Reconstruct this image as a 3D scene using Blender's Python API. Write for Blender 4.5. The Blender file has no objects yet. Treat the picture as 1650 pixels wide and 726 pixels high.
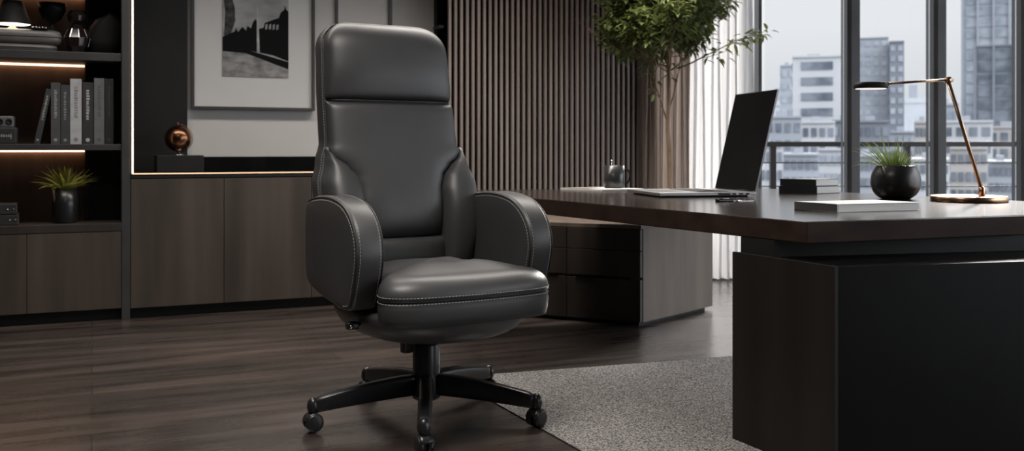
import bpy, bmesh, math, random
from mathutils import Vector, Matrix, noise

PI = math.pi
SC = bpy.context.scene
COL = SC.collection
# ------------------------------------------------------------------ camera
F = 1550.0; EYE = 0.93; HX, HY = 825.0, 240.0        # focal length and horizon of the 1650x726 frame
cam_d = bpy.data.cameras.new('camera'); cam = bpy.data.objects.new('camera', cam_d); COL.objects.link(cam)
cam.location = (0, 0, EYE); cam.rotation_euler = (PI/2, 0, 0)
cam_d.sensor_width = 36; cam_d.lens = F/1650*36; cam_d.shift_y = -(363-HY)/1650
cam_d.clip_end = 1000; cam_d.clip_start = .05
cam_d.dof.use_dof = True; cam_d.dof.focus_distance = 3.15; cam_d.dof.aperture_fstop = 3.8
SC.camera = cam
# ------------------------------------------------------------------ world, sun, exposure
w = bpy.data.worlds.new('sky'); SC.world = w; w.use_nodes = True
wn = w.node_tree; bg = wn.nodes['Background']
tc = wn.nodes.new('ShaderNodeTexCoord'); sx = wn.nodes.new('ShaderNodeSeparateXYZ'); cr = wn.nodes.new('ShaderNodeValToRGB')
wn.links.new(tc.outputs['Generated'], sx.inputs[0]); wn.links.new(sx.outputs['Z'], cr.inputs['Fac']); wn.links.new(cr.outputs['Color'], bg.inputs['Color'])
cr.color_ramp.elements[0].color = (.70, .73, .77, 1); cr.color_ramp.elements[0].position = 0.0
cr.color_ramp.elements[1].color = (.91, .92, .935, 1); cr.color_ramp.elements[1].position = .12
ez = cr.color_ramp.elements.new(.22); ez.color = (.92, .93, .945, 1); ez = cr.color_ramp.elements.new(.65); ez.color = (2.3, 2.35, 2.45, 1)
GLOWV = Vector((.86, -.42, .30)).normalized()  # added bright patch of unseen sky, throws light in from the right
vd = wn.nodes.new('ShaderNodeVectorMath'); vd.operation = 'DOT_PRODUCT'; vd.inputs[1].default_value = GLOWV; wn.links.new(tc.outputs['Generated'], vd.inputs[0])
mr = wn.nodes.new('ShaderNodeMapRange'); mr.interpolation_type = 'SMOOTHSTEP'; mr.inputs['From Min'].default_value = .45; mr.inputs['From Max'].default_value = 1.0
mr.inputs['To Min'].default_value = .97; mr.inputs['To Max'].default_value = 4.5; wn.links.new(vd.outputs['Value'], mr.inputs[0]); wn.links.new(mr.outputs[0], bg.inputs['Strength'])
SC.view_settings.view_transform = 'Standard'; SC.view_settings.look = 'None'
SC.view_settings.gamma = 1; SC.view_settings.exposure = 0; SC.view_settings.use_curve_mapping = False
sd = bpy.data.lights.new('sun', 'SUN'); sd.energy = 5.5; sd.angle = math.radians(10); sd.color = (1, .93, .86)
so = bpy.data.objects.new('sun', sd); COL.objects.link(so)
so.rotation_euler = Vector((-.45, -.80, -.40)).to_track_quat('-Z', 'Y').to_euler()
SC.cycles.max_bounces = 6

# ------------------------------------------------------------------ helpers
def tag(o, label=None, cat=None, group=None, kind=None):
    if label: o['label'] = label
    if cat: o['category'] = cat
    if group: o['group'] = group
    if kind: o['kind'] = kind
    return o
def empty(name, loc=(0, 0, 0), rz=0, label=None, cat=None, group=None, kind=None):
    o = bpy.data.objects.new(name, None); o.empty_display_size = .1; COL.objects.link(o)
    o.location = loc; o.rotation_euler = (0, 0, rz); return tag(o, label, cat, group, kind)
def obj(name, bm, mat, parent=None, smooth=False, loc=(0, 0, 0), rz=0):
    bmesh.ops.recalc_face_normals(bm, faces=bm.faces)
    me = bpy.data.meshes.new(name); bm.to_mesh(me); bm.free()
    if mat: me.materials.append(mat)
    if smooth: me.shade_smooth()
    o = bpy.data.objects.new(name, me); COL.objects.link(o)
    o.location = loc; o.rotation_euler = (0, 0, rz)
    if parent: o.parent = parent
    return o
def B(): return bmesh.new()
def box(bm, x0, x1, y0, y1, z0, z1, bev=0, M=None):
    vs = [bm.verts.new((x, y, z)) for z in (z0, z1) for y in (y0, y1) for x in (x0, x1)]
    fs = [bm.faces.new([vs[i] for i in q]) for q in ((0, 2, 3, 1), (4, 5, 7, 6), (0, 1, 5, 4), (2, 6, 7, 3), (0, 4, 6, 2), (1, 3, 7, 5))]
    if bev:
        es = list({e for f in fs for e in f.edges})
        r = bmesh.ops.bevel(bm, geom=es, offset=bev, segments=2, affect='EDGES', profile=.5)
        vs = list({v for v in vs if v.is_valid} | set(r['verts']))
    if M is not None:
        for v in vs: v.co = M @ v.co
    return bm
def prism(bm, pts, z0, z1, bev=0):
    a = [bm.verts.new((p[0], p[1], z0)) for p in pts]; b = [bm.verts.new((p[0], p[1], z1)) for p in pts]
    n = len(pts); fs = [bm.faces.new(a[::-1]), bm.faces.new(b)]
    for i in range(n): fs.append(bm.faces.new((a[i], a[(i+1) % n], b[(i+1) % n], b[i])))
    if bev:
        es = list({e for f in fs for e in f.edges})
        bmesh.ops.bevel(bm, geom=es, offset=bev, segments=2, affect='EDGES', profile=.5)
    return bm
def loft(bm, rings, cap=True, closed=True):
    R = [[bm.verts.new(p) for p in r] for r in rings]; n = len(R[0])
    for i in range(len(R)-1):
        for j in range(n if closed else n-1):
            k = (j+1) % n; bm.faces.new((R[i][j], R[i][k], R[i+1][k], R[i+1][j]))
    if cap and closed: bm.faces.new(R[0][::-1]); bm.faces.new(R[-1])
    return bm
def tube(bm, pts, r, seg=8, cap=True, closed=False):
    pts = [Vector(p) for p in pts]; n = len(pts); rs = r if isinstance(r, (list, tuple)) else [r]*n
    rings = []; up = None
    for i, p in enumerate(pts):
        if closed: t = pts[(i+1) % n]-pts[i-1]
        else: t = pts[min(i+1, n-1)]-pts[max(i-1, 0)]
        t.normalize()
        if up is None: up = Vector((0, 0, 1)) if abs(t.z) < .9 else Vector((1, 0, 0))
        s = t.cross(up).normalized(); up = s.cross(t).normalized()
        rings.append([p+(s*math.cos(a)+up*math.sin(a))*rs[i] for a in [2*PI*k/seg for k in range(seg)]])
    if closed: rings.append(rings[0])
    return loft(bm, rings, cap=cap and not closed)
def lathe(bm, prof, seg=32, c=(0, 0, 0), cap=True):
    return loft(bm, [[(c[0]+r*math.cos(2*PI*k/seg), c[1]+r*math.sin(2*PI*k/seg), c[2]+z) for k in range(seg)] for r, z in [(max(q[0], 1e-4), q[1]) for q in prof]], cap=cap)
def se(c, a, b, n=2.6, seg=40):
    out = []
    for k in range(seg):
        t = 2*PI*k/seg; x, y = math.cos(t), math.sin(t)
        out.append((c[0]+a*math.copysign(abs(x)**(2/n), x), c[1]+b*math.copysign(abs(y)**(2/n), y), c[2]))
    return out
def smooth_loop(ctrl, per=6, closed=True):
    n = len(ctrl); out = []
    rng = range(n) if closed else range(n-1)
    g = lambda i: Vector(ctrl[i % n]) if closed else Vector(ctrl[max(0, min(n-1, i))])
    for i in rng:
        p0, p1, p2, p3 = g(i-1), g(i), g(i+1), g(i+2)
        for k in range(per):
            t = k/per
            out.append(.5*((2*p1)+(p2-p0)*t+(2*p0-5*p1+4*p2-p3)*t*t+(3*p1-p0-3*p2+p3)*t**3))
    if not closed: out.append(Vector(ctrl[-1]))
    return out
def interp(tab, x):
    if x <= tab[0][0]: return tab[0][1]
    for (a, u), (b, v) in zip(tab, tab[1:]):
        if x <= b:
            t = (x-a)/(b-a); t = t*t*(3-2*t); return u+(v-u)*t
    return tab[-1][1]

# ------------------------------------------------------------------ materials
def mat(name, col, rough=.5, metal=0, spec=.5, coat=0, emit=None, estr=0):
    m = bpy.data.materials.new(name); m.use_nodes = True; p = m.node_tree.nodes['Principled BSDF']
    p.inputs['Base Color'].default_value = (*col, 1); p.inputs['Roughness'].default_value = rough
    p.inputs['Metallic'].default_value = metal; p.inputs['Specular IOR Level'].default_value = spec
    p.inputs['Coat Weight'].default_value = coat
    if emit: p.inputs['Emission Color'].default_value = (*emit, 1); p.inputs['Emission Strength'].default_value = estr
    return m
def tex(m, c1, c2, scale=(1, 1, 1), nscale=5, detail=6, lo=.3, hi=.7, bump=0, rot=(0, 0, 0), bscale=None, bdist=.002, rvar=None):
    t = m.node_tree; N = t.nodes; L = t.links; p = N['Principled BSDF']
    tc = N.new('ShaderNodeTexCoord'); mp = N.new('ShaderNodeMapping'); mp.inputs['Scale'].default_value = scale; mp.inputs['Rotation'].default_value = rot
    no = N.new('ShaderNodeTexNoise'); no.inputs['Scale'].default_value = nscale; no.inputs['Detail'].default_value = detail
    cr = N.new('ShaderNodeValToRGB'); cr.color_ramp.elements[0].position = lo; cr.color_ramp.elements[1].position = hi
    cr.color_ramp.elements[0].color = (*c1, 1); cr.color_ramp.elements[1].color = (*c2, 1)
    L.new(tc.outputs['Object'], mp.inputs[0]); L.new(mp.outputs[0], no.inputs['Vector']); L.new(no.outputs['Fac'], cr.inputs[0]); L.new(cr.outputs[0], p.inputs['Base Color'])
    if bump:
        n2 = no
        if bscale:
            n2 = N.new('ShaderNodeTexNoise'); n2.inputs['Scale'].default_value = bscale; n2.inputs['Detail'].default_value = 3
            L.new(tc.outputs['Object'], n2.inputs['Vector'])
        b = N.new('ShaderNodeBump'); b.inputs['Strength'].default_value = bump; b.inputs['Distance'].default_value = bdist
        L.new(n2.outputs['Fac'], b.inputs['Height']); L.new(b.outputs[0], p.inputs['Normal'])
    return m
def wood(name, c1, c2, rough=.45, scale=(9, 9, .7), spec=.4, bump=.15): return tex(mat(name, c1, rough, spec=spec), c1, c2, scale, 1.0, 8, .3, .72, bump=bump)
M = {}
M['cab'] = wood('smoked oak veneer', (.030, .0235, .0185), (.066, .050, .040), .5)
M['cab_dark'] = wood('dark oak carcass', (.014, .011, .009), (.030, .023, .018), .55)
M['niche'] = wood('walnut back panel', (.055, .034, .022), (.10, .062, .040), .5)
M['shelf'] = tex(mat('charcoal shelf lacquer', (.03, .03, .03), .45), (.024, .024, .025), (.036, .035, .036))
M['slat'] = wood('grey walnut slat', (.125, .098, .086), (.22, .178, .158), .5, (30, 30, 1.2))
M['slat_back'] = tex(mat('black felt backing', (.003, .003, .003), .9, spec=0), (.002, .0015, .0015), (.004, .003, .003))
M['wall'] = tex(mat('warm white plaster', (.5, .48, .46), .8), (.40, .385, .37), (.46, .445, .43), nscale=2, bump=.1)
M['wallgrey'] = tex(mat('grey plaster', (.3, .29, .28), .8), (.26, .25, .24), (.32, .31, .30), nscale=2)
M['walldark'] = tex(mat('dark taupe plaster', (.06, .055, .05), .8), (.05, .046, .043), (.07, .064, .06), nscale=2)
M['black'] = tex(mat('black lacquer', (.008, .008, .008), .45, spec=.08), (.003, .003, .003), (.005, .005, .005))
M['blackmatte'] = tex(mat('matte black', (.012, .012, .012), .6, spec=.25), (.006, .006, .006), (.010, .0095, .0095))
M['glossblack'] = tex(mat('glossy black glass', (.004, .004, .004), .12), (.003, .003, .003), (.006, .006, .006))
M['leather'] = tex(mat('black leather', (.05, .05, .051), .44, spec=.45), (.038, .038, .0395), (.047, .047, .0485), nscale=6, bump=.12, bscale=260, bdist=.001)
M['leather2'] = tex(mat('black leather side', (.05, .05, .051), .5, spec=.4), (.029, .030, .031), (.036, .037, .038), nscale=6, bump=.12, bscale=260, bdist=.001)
M['seam'] = mat('black seam piping', (.012, .012, .012), .5)
M['thread'] = mat('grey thread', (.27, .27, .27), .7)
M['nylon'] = tex(mat('black nylon', (.012, .012, .013), .32), (.010, .010, .011), (.016, .016, .017), nscale=60, bump=.05)
M['desk'] = wood('dark walnut desktop', (.013, .0092, .0078), (.032, .022, .018), .17, (.8, 12, 12), spec=.5, bump=0)
M['deskside'] = wood('dark desk veneer', (.008, .0062, .0052), (.017, .0132, .011), .5, (9, 9, .6), spec=.25)
M['deskedge'] = wood('desk edge veneer', (.018, .011, .0085), (.036, .022, .017), .65, (.8, 12, 12), spec=.08, bump=0)
M['cred'] = wood('grey brown veneer', (.075, .056, .044), (.145, .112, .090), .5)
M['metalcop'] = tex(mat('brushed copper', (.55, .33, .20), .28, 1), (.48, .28, .17), (.62, .39, .25), (1, 1, 8), 20)
M['brass'] = tex(mat('aged brass', (.42, .27, .17), .3, 1), (.36, .23, .14), (.5, .33, .21), nscale=12)
M['bronzeball'] = tex(mat('copper globe', (.35, .17, .09), .25, 1), (.13, .06, .035), (.46, .23, .13), nscale=9, lo=.42, hi=.58)
M['chrome'] = mat('polished steel', (.6, .6, .6), .15, 1)
M['alu'] = tex(mat('brushed aluminium', (.42, .42, .43), .35, 1), (.38, .38, .39), (.46, .46, .47), (1, 30, 1), 8)
M['screen'] = tex(mat('dark screen glass', (.004, .004, .005), .3, spec=.12), (.003, .003, .004), (.006, .006, .006))
M['paper'] = tex(mat('white paper', (.72, .71, .69), .6), (.66, .65, .63), (.74, .73, .71), (1, 1, 60), 8)
M['paperedge'] = tex(mat('page block', (.62, .61, .59), .7), (.66, .65, .63), (.84, .83, .81), (1, 1, 300), 3)
M['bookblack'] = tex(mat('black book cloth', (.013, .013, .014), .6), (.011, .011, .012), (.018, .018, .019), nscale=30)
M['trunk'] = tex(mat('tree bark', (.2, .13, .08), .8), (.16, .10, .065), (.34, .24, .16), (4, 4, 1), 8, bump=.3)
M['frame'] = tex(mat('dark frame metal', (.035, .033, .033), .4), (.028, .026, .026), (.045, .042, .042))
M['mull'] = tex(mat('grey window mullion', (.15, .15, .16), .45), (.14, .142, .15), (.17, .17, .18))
M['soil'] = tex(mat('potting soil', (.02, .014, .01), .9), (.012, .008, .006), (.035, .025, .018), nscale=40, bump=.6)
M['ceil'] = tex(mat('ceiling paint', (.2, .19, .185), .8), (.18, .17, .165), (.22, .21, .2))
def led(name, c, s): return mat(name, (.8, .6, .4), .5, emit=c, estr=s)
M['led'] = led('warm led', (1, .60, .36), 5.0)
M['ledw'] = led('neutral led', (1, .84, .68), 3.2)
M['ledc'] = led('counter led', (1, .62, .38), .75)
def leafmat(name, c1, c2):
    m = tex(mat(name, c1, .45), c1, c2, nscale=6)
    t = m.node_tree; p = t.nodes['Principled BSDF']; tr = t.nodes.new('ShaderNodeBsdfTranslucent'); mx = t.nodes.new('ShaderNodeMixShader')
    cr = [n for n in t.nodes if n.type == 'VALTORGB'][0]
    t.links.new(cr.outputs[0], tr.inputs['Color']); mx.inputs[0].default_value = .42
    t.links.new(p.outputs[0], mx.inputs[1]); t.links.new(tr.outputs[0], mx.inputs[2]); t.links.new(mx.outputs[0], t.nodes['Material Output'].inputs['Surface'])
    return m
M['leaf'] = leafmat('ficus leaf', (.06, .085, .026), (.25, .30, .10))
M['grass'] = leafmat('grass blade', (.10, .15, .035), (.30, .38, .11))
M['fern'] = leafmat('yellow green leaf', (.24, .25, .05), (.60, .56, .16))
def cloth(name, c1, c2, tw):
    m = tex(mat(name, c1, .9), c1, c2, (30, 30, 2), 2)
    t = m.node_tree; p = t.nodes['Principled BSDF']; tr = t.nodes.new('ShaderNodeBsdfTranslucent'); mx = t.nodes.new('ShaderNodeMixShader')
    cr = [n for n in t.nodes if n.type == 'VALTORGB'][0]; t.links.new(cr.outputs[0], tr.inputs['Color'])
    mx.inputs[0].default_value = tw
    t.links.new(p.outputs[0], mx.inputs[1]); t.links.new(tr.outputs[0], mx.inputs[2]); t.links.new(mx.outputs[0], t.nodes['Material Output'].inputs['Surface'])
    return m
M['sheer'] = cloth('sheer white cloth', (.74, .73, .73), (.86, .85, .85), .7)
M['drape'] = cloth('taupe cloth', (.42, .35, .31), (.52, .44, .395), .35)
def glassmat():
    m = bpy.data.materials.new('window glass'); m.use_nodes = True; t = m.node_tree; t.nodes.clear()
    o = t.nodes.new('ShaderNodeOutputMaterial'); a = t.nodes.new('ShaderNodeBsdfTransparent'); g = t.nodes.new('ShaderNodeBsdfGlossy'); mx = t.nodes.new('ShaderNodeMixShader')
    a.inputs[0].default_value = (.97, .98, .99, 1); g.inputs['Roughness'].default_value = .02
    fr = t.nodes.new('ShaderNodeFresnel'); fr.inputs[0].default_value = 1.4
    t.links.new(fr.outputs[0], mx.inputs[0]); t.links.new(a.outputs[0], mx.inputs[1]); t.links.new(g.outputs[0], mx.inputs[2]); t.links.new(mx.outputs[0], o.inputs[0])
    return m
M['glass'] = glassmat()

def floormat(ang):
    m = mat('grey brown plank floor', (.08, .07, .06), .33, spec=.9); t = m.node_tree; N = t.nodes; L = t.links; p = N['Principled BSDF']
    tc = N.new('ShaderNodeTexCoord'); mp = N.new('ShaderNodeMapping'); mp.inputs['Rotation'].default_value = (0, 0, -ang); L.new(tc.outputs['Object'], mp.inputs[0])
    br = N.new('ShaderNodeTexBrick'); L.new(mp.outputs[0], br.inputs['Vector'])
    br.inputs['Scale'].default_value = 1; br.inputs['Brick Width'].default_value = 1.6; br.inputs['Row Height'].default_value = .19
    br.inputs['Mortar Size'].default_value = .0018; br.inputs['Mortar Smooth'].default_value = .1; br.offset = .37
    br.inputs['Color1'].default_value = (.75, .75, .75, 1); br.inputs['Color2'].default_value = (1.15, 1.12, 1.1, 1); br.inputs['Mortar'].default_value = (.25, .25, .25, 1)
    ms = N.new('ShaderNodeMapping'); ms.inputs['Scale'].default_value = (.7, 6, 1); L.new(mp.outputs[0], ms.inputs[0])
    no = N.new('ShaderNodeTexNoise'); no.inputs['Scale'].default_value = 1.6; no.inputs['Detail'].default_value = 8; no.inputs['Roughness'].default_value = .52; L.new(ms.outputs[0], no.inputs['Vector'])
    cr = N.new('ShaderNodeValToRGB'); e = cr.color_ramp.elements; e[0].position = .30; e[1].position = .70
    e[0].color = (.011, .009, .0083, 1); e[1].color = (.084, .064, .055, 1); L.new(no.outputs['Fac'], cr.inputs[0])
    mul = N.new('ShaderNodeMixRGB'); mul.blend_type = 'MULTIPLY'; mul.inputs[0].default_value = 1
    L.new(cr.outputs[0], mul.inputs[1]); L.new(br.outputs['Color'], mul.inputs[2]); L.new(mul.outputs[0], p.inputs['Base Color'])
    p.inputs['Coat Weight'].default_value = .7; p.inputs['Coat Roughness'].default_value = .24
    b = N.new('ShaderNodeBump'); b.inputs['Strength'].default_value = .12; b.inputs['Distance'].default_value = .002; L.new(no.outputs['Fac'], b.inputs['Height']); L.new(b.outputs[0], p.inputs['Normal'])
    rr = N.new('ShaderNodeMapRange'); rr.inputs['To Min'].default_value = .20; rr.inputs['To Max'].default_value = .36; L.new(no.outputs['Fac'], rr.inputs[0]); L.new(rr.outputs[0], p.inputs['Roughness'])
    return m

# ------------------------------------------------------------------ back-wall frame of reference
WA = math.radians(23.6)
O = Vector((-2.664, 5.005)); U = Vector((math.cos(WA), math.sin(WA))); NN = Vector((-U.y, U.x))
def on_wall(px, d):                      # where the sight line of column px meets the plane d behind the cabinet fronts -> (u, distance)
    k = (px-HX)/F; r = Vector((k, 1)); Y = (d+NN.dot(O))/NN.dot(r); return (Y*r-O).dot(U), Y
def u_of(px, d=0): return on_wall(px, d)[0]
def z_of(py, px, d=0): return EYE-(py-HY)/F*on_wall(px, d)[1]
def W3(u, d, z=0): p = O+U*u+NN*d; return (p.x, p.y, z)
def onz(px, py, z):                      # point of the horizontal plane z under pixel
    Y = F*(EYE-z)/(py-HY); return Vector(((px-HX)/F*Y, Y))
def at(px, py, Y): return Vector(((px-HX)/F*Y, Y, EYE-(py-HY)/F*Y))

# ================================================================== STRUCTURE
fl = B(); prism(fl, [(-5.2, -2.6), (5.2, -2.6), (5.2, 7.3), (-5.2, 7.3)], -.12, 0)
tag(obj('floor', fl, floormat(WA)), kind='structure')
ce = B(); prism(ce, [(-5.2, -2.6), (5.2, -2.6), (5.2, 7.3), (-5.2, 7.3)], 2.9, 3.0)
tag(obj('ceiling', ce, M['ceil']), kind='structure')
uE = u_of(1040, .42)
def wallbox(name, u0, u1, d0, d1, z0, z1, m):
    b = B(); box(b, u0, u1, d0, d1, z0, z1); return tag(obj(name, b, m, loc=W3(0, 0), rz=WA), kind='structure')
wallbox('wall_back', -2.6, uE, .46, .60, 0, 2.9, M['wall'])
b = B(); box(b, -5.2, -5.06, -2.6, 4.5, 0, 2.9); tag(obj('wall_left', b, M['walldark']), kind='structure')
b = B(); box(b, -5.2, 5.2, -2.74, -2.6, 0, 2.9); tag(obj('wall_front', b, M['walldark']), kind='structure')
# window wall, along X at Y = 6.95
YW = 6.95
def px2X(px, Y): return (px-HX)/F*Y
mull_px = [(1217, 1224), (1357, 1380), (1495, 1518)]
x_start = px2X(1062, YW)
cxs = [px2X(1222, YW), px2X(1371, YW), px2X(1509, YW)]
pitch = .625
while cxs[-1] < 4.7: cxs.append(cxs[-1]+pitch)
b = B(); box(b, .55, x_start, YW-.04, YW+.12, 0, 2.9); tag(obj('wall_window_side', b, M['wallgrey']), kind='structure')
edges = [x_start]+cxs+[5.1]
for i in range(len(edges)-1):
    a, c = edges[i], edges[i+1]
    win = empty('window_%d' % (i+1), ((a+c)/2, YW, 0), kind='structure')
    fr = B(); h = (c-a)/2; wd = .05 if i else .02
    e0, e1, e2 = ((-.016, -.006, .012) if i == 0 else (-.052, -.018, .048))
    if i < len(edges)-2:
        mb = B(); box(mb, h+e0, h+e1, -.075, .06, 0, 2.9, .002); tag(obj('mullion_shaded_face', mb, M['frame'], win), 'dark strip standing in for the shaded left face of the mullion')  # shade of the mullion's left face put into a dark strip
        box(fr, h+e1, h+e2, -.055, .06, 0, 2.9, .003)
    else: box(fr, h-.04, h, -.06, .06, 0, 2.9, .004)
    if i == 0: box(fr, -h, -h+.04, -.06, .06, 0, 2.9)
    box(fr, -h+.03, h-.05, -.04, .04, 0, .06); box(fr, -h+.03, h-.05, -.04, .04, 2.82, 2.9)
    obj('window_frame', fr, M['mull'], win)
    g = B(); box(g, -h+.048, h-.053, -.006, .006, .06, 2.82); obj('window_pane', g, M['glass'], win)
# glazed right side of the room
b = B(); box(b, 5.06, 5.2, -2.6, -1.0, 0, 2.9); tag(obj('wall_right', b, M['walldark']), kind='structure')
edr = [-1.0, .15, 1.3, 2.6, 3.9, 5.2, 6.95]
for i in range(len(edr)-1):
    a, c = edr[i], edr[i+1]
    win = empty('window_%d' % (20+i), (5.13, (a+c)/2, 0), kind='structure')
    fr = B(); h = (c-a)/2
    box(fr, -.06, .06, h-.04, h+.04, 0, 2.9, .004); box(fr, -.04, .04, -h, h, 0, .06); box(fr, -.04, .04, -h, h, 2.82, 2.9)
    obj('window_frame', fr, M['mull'], win)
    g = B(); box(g, -.006, .006, -h+.04, h-.04, .06, 2.82); obj('window_pane', g, M['glass'], win)

# added fill light panels under the unseen ceiling, for back wall and armchair
def fill_panel(x, y, sx_, sy_, watts, label, rz=0, col=(1, .93, .86)):
    t = empty('fill_panel', (x, y, 2.9), rz, label, 'added fill light', 'added fill panels out of view')
    b = B(); box(b, -sx_/2-.03, sx_/2+.03, -sy_/2-.03, sy_/2+.03, -.03, -.0); obj('frame', b, M['frame'], t)
    b = B(); box(b, -sx_/2, sx_/2, -sy_/2, sy_/2, -.036, -.028); obj('diffuser', b, led('fill panel glow', (1, .95, .9), 2.0), t)
    l = bpy.data.lights.new('fill light', 'AREA'); l.shape = 'RECTANGLE'; l.size = sx_; l.size_y = sy_; l.energy = watts; l.color = col; l.spread = math.radians(120)
    lo = bpy.data.objects.new('fill_light', l); COL.objects.link(lo); lo.parent = t; lo.location = (0, 0, -.05)
    return t
fill_panel(-1.5, 4.3, 2.2, .35, 30, 'long added fill light panel, out of view above the sideboard', WA)
fill_panel(.4, 5.1, 1.8, .35, 50, 'long added fill light panel, out of view above the slatted wall', WA)
fill_panel(-.6, 2.0, 1.0, 1.0, 42, 'square added fill light panel, out of view in front of the armchair')

# ================================================================== BOOKCASE (left)
bc = empty('bookcase', W3(0, 0), WA, 'tall dark built-in bookcase with lit shelves and lower cupboard doors, left edge of the room', 'bookcase')
uL = -.75; uR0 = u_of(196); uR1 = u_of(209.5)
b = B(); box(b, uR0, uR1, 0, .44, 0, 2.5, .002); obj('side_panel', b, M['shelf'], bc)
b = B(); box(b, uL-.03, uL, 0, .44, 0, 2.5, .002); obj('side_panel', b, M['shelf'], bc)
uf = u_of(137, .38)
zt1, zt0 = z_of(82, 90), z_of(95, 90)
zm1, zm0 = z_of(232, 90), z_of(242, 90)
zl1, zl0 = z_of(362, 90), z_of(375, 90)
b = B(); box(b, uL, uf, .38, .40, zl1, 2.5); obj('back_panel', b, M['niche'], bc)
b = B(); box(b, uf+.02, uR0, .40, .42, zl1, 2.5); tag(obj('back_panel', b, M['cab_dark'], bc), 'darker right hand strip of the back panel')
b = B(); box(b, uf, uf+.022, .33, .42, zl1, 2.5, .001); obj('divider', b, M['cab_dark'], bc)
for z0, z1, mm in ((zt0, zt1, 'shelf'), (zm0, zm1, 'shelf'), (1.80, 1.85, 'shelf')):
    b = B(); box(b, uL, uR0-.001, .01, .375, z0, z1, .002); obj('shelf', b, M[mm], bc)
for z0 in (zt0, zm0, 1.80):
    b = B(); box(b, uL, uf-.003, .355, .375, z0-.009, z0-.001); o = obj('light_strip', b, M['led'], bc); tag(o, 'glowing warm strip under the shelf')
b = B(); box(b, uL, uR0, .0, .43, zl0, zl1, .002); obj('cabinet_top', b, M['cab_dark'], bc)
b = B(); box(b, uL, uR0, .022, .43, .07, zl0-.002); obj('cabinet_body', b, M['cab_dark'], bc)
b = B(); box(b, uL, uR0, .05, .42, 0, .07); obj('plinth', b, M['blackmatte'], bc)
ud = u_of(43)
for a, c in ((uL+.01, ud-.0015), (ud+.0015, uR0-.003)):
    b = B(); box(b, a, c, 0, .02, .065, zl0-.004, .001); obj('door', b, M['cab'], bc)

# ================================================================== SIDEBOARD + niche
sb = empty('sideboard', W3(0, 0), WA, 'long low dark wooden sideboard with flat doors under the framed photograph', 'sideboard')
uA = uR1+.001; uB = u_of(703)
zc1 = z_of(278, 350); zd1 = z_of(286, 350)
b = B(); box(b, uA, uB, .02, .44, .06, zd1); obj('cabinet_body', b, M['cab_dark'], sb)
b = B(); box(b, uA, uB, .05, .43, 0, .06); obj('plinth', b, M['blackmatte'], sb)
b = B(); box(b, uA, uB, -.002, .44, zd1+.001, zc1-.004, .002); obj('countertop', b, M['blackmatte'], sb)
b = B(); box(b, uA+.02, uB, .0, .42, zc1-.004, zc1+.002); obj('counter_inlay', b, M['glossblack'], sb)
b = B(); box(b, uA+.012, uB, -.006, -.0005, zc1-.005, zc1+.001); obj('light_strip', b, M['ledc'], sb)
ds = [uA+.002, u_of(361), u_of(502), u_of(640), uB]
for a, c in zip(ds, ds[1:]):
    b = B(); box(b, a+.0015, c-.0015, 0, .019, .06, zd1-.004, .001); obj('door', b, M['cab'], sb)
b = B(); ul = u_of(213.5); box(b, ul-.004, ul+.004, -.012, -.002, zc1, 2.9); tag(obj('light_strip', b, M['ledw'], loc=W3(0, 0), rz=WA), 'slim glowing vertical light strip beside the bookcase', 'light strip')
# black panel at the left of the niche, low black backsplash
b = B(); box(b, uA, u_of(302, .40), .40, .455, zc1+.002, 2.9); tag(obj('wall_panel', b, M['blackmatte'], loc=W3(0, 0), rz=WA), 'tall black panel on the wall behind the copper globe', 'wall panel')
b = B(); box(b, u_of(326, .38), uB, .34, .455, zc1+.002, z_of(252, 400, .34), .002); tag(obj('backsplash_ledge', b, M['glossblack'], loc=W3(0, 0), rz=WA), 'low glossy black ledge along the wall on the sideboard', 'ledge')
# wall trims
for i, (p0, p1) in enumerate(((541, 545), (627, 632))):
    b = B(); box(b, u_of(p0, .44), u_of(p1, .44), .44, .459, .9, 2.9); tag(obj('trim_%d' % (i+1), b, M['frame'], loc=W3(0, 0), rz=WA), kind='structure')
b = B(); box(b, u_of(632, .44), u_of(704, .44), .448, .459, .9, 2.9); tag(obj('trim_3', b, M['wallgrey'], loc=W3(0, 0), rz=WA), kind='structure')
b = B(); box(b, u_of(703, .40), u_of(724, .2), .38, .458, 0, 2.9); tag(obj('trim_4', b, M['blackmatte'], loc=W3(0, 0), rz=WA), kind='structure')
b = B(); zz = z_of(42, 712, .3); box(b, u_of(704, .3), u_of(722, .2), .25, .378, zz-.02, zz); tag(obj('trim_5', b, M['cab_dark'], loc=W3(0, 0), rz=WA), kind='structure')

# slatted wall
sl = empty('slatted_wall_panel', W3(0, 0), WA, 'tall feature wall of narrow vertical grey walnut slats on a black backing', 'wall panel')
u0 = u_of(723, .16); u1 = u_of(1036, .16)
b = B(); box(b, u0, u1, .2, .455, 0, 2.9); obj('backing', b, M['slat_back'], sl)
n = 36; p = (u1-u0)/n
for i in range(n):
    b = B(); box(b, u0+i*p+.006, u0+i*p+.006+p*.47, .177, .199, .0, 2.9, .002); obj('slat', b, M['slat'], sl)

# ================================================================== things on the wall / sideboard
def wthing(name, px, d, z, label, cat, group=None): return empty(name, W3(u_of(px, d), d, z), WA, label, cat, group)
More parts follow.
